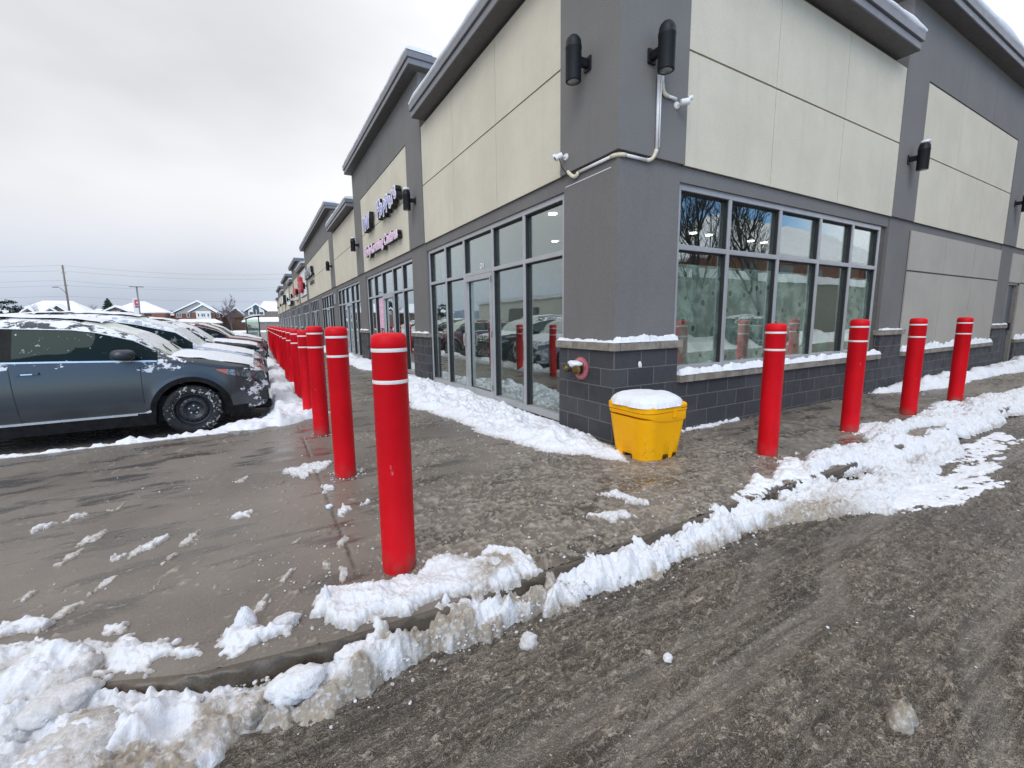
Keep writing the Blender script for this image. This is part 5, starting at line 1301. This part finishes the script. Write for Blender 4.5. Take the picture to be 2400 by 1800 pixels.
P_BK2 = car_paint('near_black_paint', (.02, .022, .028), .3, .3, 1.4)
P_WS = car_paint('pale_silver_paint', (.50, .53, .60), .4, .4, 1.1)
make_car('parked_car', 'dark blue-grey suv nearest the camera with black steel wheels and speckled snow', P_DG, (-3.215, 4.79, -.15), seed=1, H=1.66)
make_car('parked_car', 'silver-blue suv with snowy roof behind the nearest dark suv', P_SI, (-3.22, 7.55, -.15), seed=2, H=1.78, belt=1.12, cowl=-1.05, roofx=-2.1, detail=False)
make_car('parked_car', 'black suv with white snowy bonnet, third in the parked row', P_BK, (-3.15, 10.3, -.15), seed=3, H=1.72, hood=1.13, hoodf=1.0, detail=False)
make_car('parked_car', 'maroon suv with clear side windows in the parked row', P_RD, (-3.02, 15.8, -.15), seed=4, H=1.66, detail=False, snow=0, hood=1.08)
make_car('parked_car', 'black car just behind the maroon suv', P_BK2, (-3.0, 18.6, -.15), seed=5, H=1.68, detail=False, snow=.15)
make_car('parked_car', 'pale silver car behind the black one near the shelter', P_WS, (-3.25, 22.2, -.15), seed=6, H=1.58, detail=False, snow=.5)
make_car('parked_car', 'farthest dark car in the parked row', P_BK, (-3.5, 25.6, -.15), seed=7, H=1.68, detail=False, snow=.8)

# ================================================================== BACKGROUND
M_WOODP = plain('weathered_pole', (.21, .18, .15), .85, 0, .2, 3)
M_GALV = plain('galvanised', (.32, .33, .35), .5, .4)
def brick_mat(name, c1, c2):
    s = Nodes(name); n_ = s.noise(3, 5, .6); v = s.map((1, 1, 1))
    w = s.noise(40, 2); c = s.mix(s.rng(n_, .3, .7), c1, c2); c = s.mix(s.rng(w, .45, .6, 0, .3), c, [x*1.5 for x in c2]); return s.fin(c, .9)
M_BR1 = brick_mat('orange_brick', (.15, .060, .038), (.22, .095, .062)); M_BR2 = brick_mat('brown_brick', (.10, .065, .048), (.16, .105, .078)); M_BR3 = brick_mat('tan_brick', (.15, .12, .10), (.21, .175, .145))
M_TRIMW = plain('house_trim', (.68, .67, .64), .6); M_SIDING = plain('grey_siding', (.36, .35, .32), .7); M_HWIN = plain('house_window', (.05, .06, .075), .15); M_ROOFSNOW = plain('roof_snow', (.78, .80, .84), .8, 0, .06, .5)
M_GAR = plain('garage_door', (.24, .19, .16), .7)
F_, CX, CY = 1022.358, 1200., 900.
def at(px, py, y):      # a survey sight line met with the plane at depth y -> (x, z)
    dv = ax_f+ax_r*((px-CX)/F_)-ax_u*((py-CY)/F_); t = (y-CAM.y)/dv.y; return (CAM.x+dv.x*t, CAM.z+dv.z*t)
HY = 140.
def P2(*pts, y=HY): return [at(px, py, y) for px, py in pts]
def roof_prism(root, apex, eL, eR, y0, y1, th=.35, name='roof', gable=None, gm=None):
    """gable roof running back along y; white snow slab on both slopes"""
    (ax, az), (lx, lz), (rx_, rz_) = apex, eL, eR
    b = MB(); b.prism([(lx, lz), (ax, az), (rx_, rz_), (rx_, rz_-.25), (ax, az-.45), (lx, lz-.25)], y0, y1); b.build(name, M_ROOFSNOW, root)
    if gable is not None:
        g = MB(); g.prism([(lx+.6, lz-.25), (ax, az-.6), (rx_-.6, rz_-.25)], y0+.5, y0+.9); g.build('gable_wall', gable, root)
def hip(root, l, r, ze, zt, y0, y1, inset, name='roof', dy=None):
    dy = dy or (y1-y0)/2
    V = [(l, y0, ze), (r, y0, ze), (r, y1, ze), (l, y1, ze), (l+inset, y0+dy, zt), (r-inset, y1-dy, zt), (l, y0, ze-.3), (r, y0, ze-.3), (r, y1, ze-.3), (l, y1, ze-.3)]
    b = MB(); b.add(V, [(0, 1, 5, 4), (1, 2, 5), (2, 3, 4, 5), (3, 0, 4), (0, 6, 7, 1), (1, 7, 8, 2), (2, 8, 9, 3), (3, 9, 6, 0), (9, 8, 7, 6)]); b.build(name, M_ROOFSNOW, root)
def win(root, x0, x1, z0, z1, y, n=2):
    f = MB(); t = .12; f.box(x0, x1, y-.08, y, z0, z0+t); f.box(x0, x1, y-.08, y, z1-t, z1)
    for k in range(n+1): q_ = x0+(x1-x0-t)*k/n; f.box(q_, q_+t, y-.08, y, z0+t, z1-t)
    w_ = f.build('window', M_TRIMW, root)
    g = MB(); g.box(x0+t*.5, x1-t*.5, y-.04, y-.02, z0+t*.5, z1-t*.5); g.build('pane', M_HWIN, w_)
# house 1: brown brick, low broad roof, far left
h1 = thing('house', 'low wide snow-roofed brown brick house behind the wooden pole', 'house')
(l, ze), (r, _) = at(22, 731, HY), at(205, 734, HY); zt = at(112, 702, HY)[1]
hip(h1, l, r, ze, zt, HY, HY+12, (r-l)*.30)
b = MB(); b.box(l+.8, r-.8, HY+.7, HY+11, -.2, ze); b.build('wall', M_BR2, h1)
for (a, c, e) in (((62, 718), (44, 732), (82, 732)), ((115, 718), (96, 732), (137, 732)), ((128, 711), (106, 733), (160, 733))):
    A, B_, D_ = at(*a, HY-2), at(*c, HY-2), at(*e, HY-2); roof_prism(h1, A, B_, D_, HY-2.0+(.6 if a[0] == 128 else 0), HY+4, gable=M_BR2)
# house 2
h2 = thing('house', 'brown brick house with snowy hip roof behind the red pole sign', 'house')
(l, ze), (r, _) = at(245, 731, HY), at(390, 733, HY); zt = at(318, 704, HY)[1]
hip(h2, l, r, ze, zt, HY, HY+12, (r-l)*.42)
b = MB(); b.box(l+.7, r-.7, HY+.6, HY+11, -.2, ze); b.build('wall', M_BR2, h2)
A, B_, D_ = at(269, 715, HY-3), at(240, 728, HY-3), at(302, 729, HY-3); roof_prism(h2, A, B_, D_, HY-3, HY+5, gable=M_BR2)
b = MB(); b.box(B_[0]+.6, D_[0]-.6, HY-2.5, HY+1, -.2, B_[1]-.1); b.build('wall', M_BR2, h2)
c0, c1 = at(261, 729, HY-2.5), at(283, 738, HY-2.5); win(h2, c0[0], c1[0], c1[1], c0[1], HY-2.52, 3)
c0, c1 = at(331, 731, HY+.6), at(338, 741, HY+.6); win(h2, c0[0], c1[0], c1[1], c0[1], HY+.58, 1)
b = MB(); q0 = at(355, 734, HY-4); q1 = at(386, 750, HY-4); b.box(q0[0], q1[0], HY-4, HY+2, -.2, q0[1]); b.build('sunlit_bay', M_BR1, h2)  # warm sunlight on this part of the wall is put into its brick colour
# low snow-roofed house between
h0 = thing('house', 'small white snow-buried roof between two larger houses', 'house')
(l, ze), (r, _) = at(198, 733, HY+8), at(246, 735, HY+8); hip(h0, l, r, ze, at(222, 722, HY+8)[1], HY+8, HY+18, (r-l)*.4); b = MB(); b.box(l+.5, r-.5, HY+8.5, HY+17, -.2, ze); b.build('wall', M_SIDING, h0)
hx = thing('house', 'snow-covered flat roof at the far left edge beside the evergreen', 'house')
(l, ze), (r, _) = at(-60, 731, HY+8), at(26, 733, HY+8); hip(hx, l, r, ze, at(5, 721, HY+8)[1], HY+8, HY+18, 5); b = MB(); b.box(l+.5, r-.5, HY+8.5, HY+17, -.2, ze); b.build('wall', M_SIDING, hx)
# house 3: red brick with white bay window
h3 = thing('house', 'red brick house with white bay window and double snowy gable', 'house')
wl, wr = at(408, 735, HY)[0], at(516, 735, HY)[0]; ze = at(460, 733, HY)[1]
b = MB(); b.box(wl, wr, HY, HY+10, -.2, ze); b.build('wall', M_BR1, h3)
roof_prism(h3, at(461, 703, HY-.6), at(402, 732, HY-.6), at(521, 735, HY-.6), HY-.6, HY+9, gable=M_SIDING)
roof_prism(h3, at(474, 711, HY-2.2), at(440, 730, HY-2.2), at(508, 731, HY-2.2), HY-2.2, HY+5, gable=M_SIDING)
x0, z0 = at(447, 730, HY-1.6); x1, z1 = at(505, 752, HY-1.6); b = MB(); b.box(x0, x1, HY-1.6, HY-.01, -.2, z0); b.build('wall', M_BR1, h3)
x0, z0 = at(458.5, 729, HY-2.3); x1, z1 = at(495, 747, HY-2.3); b = MB(); b.box(x0, x1, HY-2.3, HY-1.61, z1, z0); b.build('bay_window', M_TRIMW, h3)
for a, c, n in ((462, 468.5, 1), (470.5, 482, 2), (484.5, 491.5, 1)):
    p0, p1 = at(a, 734, HY-2.31), at(c, 743, HY-2.31); win(h3, p0[0], p1[0], p1[1], p0[1], HY-2.31, n)
for a, c, n in ((413, 426, 2), (437, 446, 1), (507, 515, 1)):
    p0, p1 = at(a, 734, HY), at(c, 744, HY); win(h3, p0[0], p1[0], p1[1], p0[1], HY-.01 if a < 500 else HY-.01, n)
pl = at(400, 754, HY-5)[0]; pr = at(519, 754, HY-5)[0]; hip(h3, pl, pr, at(460, 755, HY-5)[1], at(460, 747, HY-5)[1], HY-5, HY+1, 1.6, 'porch_roof', 3.5)
b = MB(); b.box(at(448, 755, HY-4.4)[0], pr-.5, HY-4.4, HY-.1, -.2, at(460, 755, HY-5)[1]-.3); b.build('wall', M_BR1, h3)
# house 4: tan with arched window
h4 = thing('house', 'tan house with arched palladian window behind the shelter', 'house')
b = MB(); b.box(at(573, 735, HY)[0], at(660, 735, HY)[0], HY, HY+10, -.2, at(600, 730, HY)[1]); b.build('wall', M_BR3, h4)
roof_prism(h4, at(599, 710, HY-.5), at(570, 729, HY-.5), at(630, 729, HY-.5), HY-.5, HY+9, gable=M_BR3)
hip(h4, at(600, 726, HY+3)[0], at(668, 728, HY+3)[0], at(640, 729, HY+3)[1], at(614, 704, HY+3)[1], HY+1, HY+13, 2.2)
p0, p1 = at(581, 724, HY-.2), at(620, 738, HY-.2); cx_ = (p0[0]+p1[0])/2
ar = MB()
def disc(b_, cx, cz, r_, y0, y1, n=20): b_.prism([(cx-r_, cz-.6)]+[(cx-r_*math.cos(PI*k/n), cz+r_*math.sin(PI*k/n)*.95) for k in range(n+1)]+[(cx+r_, cz-.6)], y0, y1)
disc(ar, cx_, p1[1]+1.3, 1.35, HY-.25, HY-.15); ar.box(p0[0], p1[0], HY-.22, HY-.12, p1[1]-.1, p1[1]+.9); disc(ar, p0[0]+.75, p1[1]+.9, .75, HY-.21, HY-.11); disc(ar, p1[0]-.75, p1[1]+.9, .75, HY-.21, HY-.11)
aw = ar.build('arched_window', M_TRIMW, h4)
g = MB(); g.box(cx_-.75, cx_-.1, HY-.29, HY-.26, p1[1]+.2, p1[1]+1.5); g.box(cx_+.1, cx_+.75, HY-.29, HY-.26, p1[1]+.2, p1[1]+1.5); g.box(p0[0]+.3, p0[0]+1.1, HY-.27, HY-.235, p1[1]+.1, p1[1]+.8); g.box(p1[0]-1.1, p1[0]-.3, HY-.27, HY-.235, p1[1]+.1, p1[1]+.8); disc(g, cx_, p1[1]+2.1, .7, HY-.29, HY-.26); g.build('pane', M_HWIN, aw)
hip(h4, at(566, 751, HY-6)[0], at(672, 751, HY-6)[0], at(600, 752, HY-6)[1], at(600, 743, HY-6)[1], HY-6, HY, 1.5, 'garage_roof', 3.5)
b = MB(); b.box(at(575, 751, HY-5.4)[0], at(668, 751, HY-5.4)[0], HY-5.4, HY-.1, -.2, at(600, 752, HY-6)[1]-.3); b.build('garage_wall', M_GAR, h4)
# house 5 between brick and tan
h5 = thing('house', 'dark brick house with steep snowy roof half hidden by the bare tree', 'house')
b = MB(); b.box(at(520, 742, HY+6)[0], at(572, 742, HY+6)[0], HY+6, HY+14, -.2, at(540, 741, HY+6)[1]); b.build('wall', M_BR2, h5)
roof_prism(h5, at(552, 719, HY+5), at(520, 742, HY+5), at(580, 742, HY+5), HY+5, HY+15, gable=M_BR2)
h6 = thing('house', 'distant snow-roofed house between the brick houses', 'house')
(l, ze), (r, _) = at(386, 737, HY+15), at(412, 738, HY+15); hip(h6, l-2, r+2, ze, at(398, 730, HY+15)[1], HY+15, HY+25, 3); b = MB(); b.box(l, r, HY+16, HY+24, -.2, ze); b.build('wall', M_BR2, h6)

# pole, wires, street lamp
pole = thing('utility_pole', 'tall wooden utility pole with crossing wires', 'utility pole')
PY = 95.
px_, pz_ = at(146, 621, PY); b = MB(); b.tube([(px_, PY, -.2), (px_, PY, pz_)], [.17, .11], 10); b.build('post', M_WOODP, pole, True)
b = MB(); b.box(px_-.25, px_+.35, PY-.06, PY+.06, pz_-1.3, pz_-1.2); b.box(px_-.15, px_+.2, PY-.05, PY+.05, pz_-.55, pz_-.4); b.box(px_-.12, px_+.3, PY-.05, PY+.05, pz_-3.3, pz_-3.15); b.build('insulator_bracket', M_GALV, pole)
ax0, az0 = at(155, 688, PY); ax1, az1 = at(135, 673, PY)
b = MB(); b.tube(bend((px_, PY-.1, az0), ((ax0+ax1)/2-.3, PY-.1, az1+.2), (ax1, PY-.1, az1)), .05, 8); b.tube([(ax1-.6, PY-.1, az1-.02), (ax1+.1, PY-.1, az1+.02)], .09, 8); b.build('lamp_arm', M_GALV, pole, True)
M_WIRE = plain('wire', (.12, .13, .15), .6)
wires = [((-40, 627), (146, 622), (400, 641), (700, 641)), ((-40, 638), (148, 635), (430, 653), (700, 652)), ((-40, 663), (151, 657), (380, 674), (700, 671)), ((-40, 675), (152, 669), (420, 680), (700, 679)), ((-40, 700), (154, 694), (420, 705), (700, 706))]
for i, pts in enumerate(wires):
    P = [at(*p, PY) for p in pts]
    c = [Vector((P[0][0], PY, P[0][1])), Vector((P[1][0], PY, P[1][1]))]
    a, m_, e = P[1], P[2], P[3]; q2 = []
    for k in range(17):
        t = k/16; x = a[0]+(e[0]-a[0])*t
        # parabola through the three sighted points
        tm = (m_[0]-a[0])/(e[0]-a[0]); sag = (m_[1]-(a[1]+(e[1]-a[1])*tm))/(tm*(1-tm)); q2.append(Vector((x, PY, a[1]+(e[1]-a[1])*t+sag*t*(1-t))))
    b = MB(); b.tube(c+q2[1:], .011, 5); o = b.build('power_line', M_WIRE, None, True); tag(o, ['topmost', 'second', 'third', 'fourth', 'lowest'][i]+' overhead line strung from the wooden pole', 'power line', 'overhead lines')
LY = 108.
lp = thing('lot_lamp_post', 'thin dark lamp post with a flat double head beside the pole sign', 'lamp post')
x_, z_ = at(320, 673, LY); b = MB(); b.tube([(x_, LY, -.2), (x_, LY, z_)], .13, 8); b.build('post', M_METAL, lp, True)
b = MB(); b.box(x_-1.1, x_+1.1, LY-.2, LY+.2, z_-.02, z_+.12); b.build('lamp_head', M_METAL, lp)
SY = 112.
ps = thing('pylon_sign', 'white pylon sign with red top panel in front of the snowy roof', 'sign')
(xa_, za_), (xb_, zb__) = at(309.5, 699, SY), at(326.5, 747, SY)
zb3 = -.2
b = MB(); b.box(xa_, xb_+.2, SY, SY+.9, zb3, za_); b.build('cabinet', M_TRIMW, ps)
(q0, _), (q1, _) = at(314, 700, SY), at(326.5, 700, SY); zr0, zr1 = at(320, 703, SY)[1], at(320, 716, SY)[1]
b = MB(); b.box(q0, q1, SY-.05, SY-.01, zr1, zr0); b.build('red_panel', plain('pylon_red', (.52, .05, .10), .5), ps)
b = MB(); b.box(q0+.3, q1-.2, SY-.08, SY-.051, at(0, 709.5, SY)[1]*0+zr0-.62, zr0-.40); b.box(q0+.6, q1-.2, SY-.08, SY-.051, zr0-1.0, zr0-.78); b.build('panel_lettering', M_WHITE, ps)
b = MB(); b.box(q0, q1, SY-.05, SY-.01, at(320, 721, SY)[1], at(320, 717.5, SY)[1]); b.box(q0+.6, q1-.3, SY-.05, SY-.01, at(320, 745.5, SY)[1], at(320, 740, SY)[1]); b.build('dark_panel', plain('pylon_dark', (.12, .06, .07), .5), ps)
# shelter
TY = 55.
sh = thing('bus_shelter', 'glass bus shelter with curved black frame and snowy roof', 'shelter')
def sp(px, py): x, z = at(px, py, TY); return (x, z)
(x0, z0), (x1, z1) = sp(576, 748), sp(605.5, 741)
b = MB()
for y in (TY, TY+1.6):
    b.tube([(x0, y, -.1), (x0, y, z0)], .06, 8); b.tube([(x1, y, -.1), (x1, y, z1)], .06, 8)
    b.tube([(x0-.15, y, z0), (x0+.4, y, z0+.19), (x0+.9, y, z0+.30), (x1+.1, y, z1+.02)], .06, 8)
b.build('frame', M_BLACK, sh, True)
b = MB(); b.prism([(x0-.2, z0+.05), (x0+.4, z0+.26), (x0+.9, z0+.36), (x1+.15, z1+.1), (x1+.15, z1+.2), (x0+.9, z0+.50), (x0+.3, z0+.36), (x0-.2, z0+.12)], TY-.1, TY+1.7); b.build('roof', M_ROOFSNOW, sh)
b = MB(); b.box(x0+.05, x1-.05, TY-.01, TY+.01, .15, z0-.02); b.build('glass_pane', M_SHELTERGLASS, sh)
po = thing('sign_post', 'thin grey post right of the shelter', 'post'); b = MB(); x_, z_ = at(623, 754, 40); b.tube([(x_, 40, -.15), (x_, 40, z_)], .035, 8); b.build('post', M_GALV, po); b = MB(); b.box(x_-.04, x_+.04, 39.93, 39.96, z_-.3, z_-.02); b.build('sign_plate', M_GALV, po)

# trees
def bare_tree(loc, h, seed, col, spread=.55, levels=4, label='', r0=.12, nb=5, snowy=False, cat='tree', fine=1.0):
    root = thing('bare_tree', label, cat, loc)
    rr = random.Random(seed); tb = MB(); cb_ = MB()
    def grow(p, dv, ln, r_, lv, mb):
        pts = [p]; d2 = dv.copy(); n = 4
        for i in range(n):
            d2 = (d2+Vector((rr.uniform(-.2, .2), rr.uniform(-.2, .2), rr.uniform(-.05, .18)))).normalized(); pts.append(pts[-1]+d2*ln/n)
        mb.tube(pts, [r_*(1-.15*i) for i in range(n+1)], 6 if lv < 2 else 4, cap=False)
        if lv >= levels: return
        for k in range(nb if lv else nb+3):
            t = rr.uniform(.25, 1) if lv else rr.uniform(.25, 1.0)
            q_ = pts[min(n, int(t*n))]
            a = rr.uniform(0, 2*PI); sd = Vector((math.cos(a), math.sin(a), rr.uniform(.2, .9)))
            nd = (d2*(1-spread)+sd*spread).normalized()
            grow(q_, nd, ln*rr.uniform(.42, .68), r_*.5, lv+1, cb_)
    grow(Vector((0, 0, 0)), Vector((0, 0, 1)), h*.72, r0, 0, tb)
    tb.build('trunk', col, root, True, fix=False); cb_.build('crown', col, root, True, fix=False)
    return root
M_BARK = plain('bark', (.055, .045, .04), .9, 0, .2, 5); M_BARK2 = plain('purple_bark', (.11, .085, .085), .9, 0, .2, 3); M_PINE = plain('evergreen_needles', (.022, .040, .026), .9, 0, .3, 4)
tx, tz = at(537, 697, 128); bare_tree((tx, 128, -.15), tz+.3, 4, M_BARK2, .5, 4, 'purplish bare tree beside the red brick house', .16, 5)
tx, tz = at(72, 705, 128); bare_tree((at(84, 730, 126)[0], 126, -.15), at(84, 693, 126)[1], 9, M_BARK2, .4, 3, 'thin bare sapling before the wide brown roof', .06, 4)
tx, tz = at(218, 710, 165); bare_tree((tx, 165, -.15), tz, 12, M_BARK2, .6, 4, 'hazy bare tree behind the small snowy roof', .2, 5)
tx, tz = at(512, 700, 160)
def conifer(px, py, y, wpx, label, seed):
    x, z = at(px, py, y); root = thing('evergreen_tree', label, 'tree', (x, y, -.15)); H_ = z+.15; rr = random.Random(seed)
    b = MB(); b.tube([(0, 0, 0), (0, 0, H_)], [.2, .03], 6); b.build('trunk', M_BARK, root)
    b = MB(); Wd = wpx/F_*(y+3)*1.6
    for k in range(420):
        t = rr.random()**.8; zz = H_*(.12+.88*t); r_ = Wd*(1-t)**.8*rr.uniform(.5, 1.05)+.1; a = rr.uniform(0, 6.28)
        tip = Vector((r_*math.cos(a), r_*math.sin(a), zz-.12*r_)); base = Vector((0, 0, zz+.15*r_)); sd = Vector((-math.sin(a), math.cos(a), 0))*(.12+.16*r_)
        md = base.lerp(tip, .55); b.add([base, md+sd+Vector((0, 0, -.1)), tip, md-sd+Vector((0, 0, -.1)), md+Vector((0, 0, .12))], [(0, 1, 4), (1, 2, 4), (2, 3, 4), (3, 0, 4)])
    b.build('crown', M_PINE, root, fix=False)
conifer(251, 699, 150, 17, 'small dark spruce left of the snowy hip roof', 3)
def broad_evergreen(x, z, y, wd, label, seed):
    root = thing('evergreen_tree', label, 'tree', (x, y, -.15)); rr = random.Random(seed); H_ = z+.15
    b = MB(); b.tube([(0, 0, 0), (0, 0, H_*.8)], [.25, .1], 6); b.build('trunk', M_BARK, root)
    b = MB(); cl2 = [(rr.uniform(-wd, wd), rr.uniform(-1, 1), H_*rr.uniform(.45, .95)) for k in range(14)]
    for k in range(1500):
        c_ = rr.choice(cl2); v = Vector((rr.gauss(0, 1), rr.gauss(0, 1), rr.gauss(0, .5))); v = v.normalized()*rr.uniform(.3, 1.1)
        p = Vector(c_)+v; p.z = min(p.z, H_*(1-.12*abs(p.x)/wd)); a = Vector((rr.uniform(-1, 1), rr.uniform(-1, 1), rr.uniform(-.6, .6))).normalized()*.28; c2 = a.cross(Vector((rr.random(), rr.random(), 1))).normalized()*.14
        b.add([p-a, p+c2, p+a, p-c2], [(0, 1, 2, 3)])
    b.build('crown', M_PINE, root, fix=False)
x, z = at(18, 703, 140); broad_evergreen(x, z, 140, 2.6, 'broad dark pine at the left edge with snow on it', 7)
x, z = at(399, 735, 133); 
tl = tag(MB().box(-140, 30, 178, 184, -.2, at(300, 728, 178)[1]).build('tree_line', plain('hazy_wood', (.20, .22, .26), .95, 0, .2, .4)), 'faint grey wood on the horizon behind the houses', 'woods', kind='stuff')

# ------------------------------------------------------------------ what the windows mirror
M_CREAMB = plain('light_render', (.62, .62, .55), .8, 0, .05, .5)
pv = thing('retail_pavilion', 'pale single-storey shop building across the parking lot', 'building')
b = MB(); b.box(-42, -33, 44, 72, -.2, 4.6); b.build('wall', M_CREAMB, pv); b = MB(); b.box(-42.3, -32.7, 43.7, 72.3, 4.6, 5.1); b.build('parapet', M_ROOFSNOW, pv); b = MB(); b.box(-33.0, -32.6, 52, 60, -.2, 3.4); b.build('dark_entry', M_GREY, pv)
M_PADSNOW = M_ROOFSNOW
for i, (x, y, hh_) in enumerate(((-60, 20, 5.5), (-62, 34, 6.2), (-58, 92, 6.0))):
    hz = thing('house', ['wide brown house west of the parking lot', 'taller brown house west of the parking lot', 'brown house far beyond the pale shop'][i], 'house'); b = MB(); b.box(x-5, x+5, y-5, y+5, -.2, hh_-1.8); b.build('wall', M_BR2, hz); hip(hz, x-5.6, x+5.6, hh_-1.8, hh_+1.2, y-5.6, y+5.6, 4)
sw = thing('storage_building', 'long low greenish shed with snow along its roof edge across the side road', 'shed'); b = MB(); b.box(4, 60, -15.3, -13.2, -.2, 3.75); b.build('wall', plain('shed_siding', (.20, .21, .18), .85), sw); b = MB(); b.box(4, 60, -15.6, -13.0, 3.75, 4.25); b.build('roof', M_ROOFSNOW, sw)
bh = thing('house', 'brick house with big snowy roof across the side road', 'house'); b = MB(); b.box(27, 56, -27, -17, -.2, 6.0); b.build('wall', M_BR1, bh); hip(bh, 25.5, 58, 6.3, 10.6, -28.5, -16, 7)
b = MB()
for k in range(5): b.box(29+k*5, 31+k*5, -16.99, -16.9, 4.4, 5.6)
b.build('window', M_HWIN, bh)
for i, (x, y, h) in enumerate(((7.5, -10.6, 10), (10.5, -11.5, 11), (13.5, -10.8, 10), (17.5, -12, 11), (22, -11.2, 10))):
    bare_tree((x, y, -.15), h, 40+i, M_BARK, .42, 4, ['slender bare street tree across the side road', 'tall bare street tree across the side road', 'bare tree in the middle of the row across the side road', 'tallest bare tree near the brick house', 'last bare tree of the row across the side road'][i], .13, 5)
make_car('parked_car', 'snow-buried car parked across the side road', P_BK, (22.5, -10.2, -.15), R(8), seed=9, detail=False, snow=1.6, group='cars across the side road')
snow_patch('snow_bank', [[(0, -12.8), (0, -9.9), (60, -9.9), (60, -12.8)]], -.15, .5, .3, M_SNOW_FAR, 131, .3, .6, .6, .8, None, 'ploughed bank on the far side of the side road')
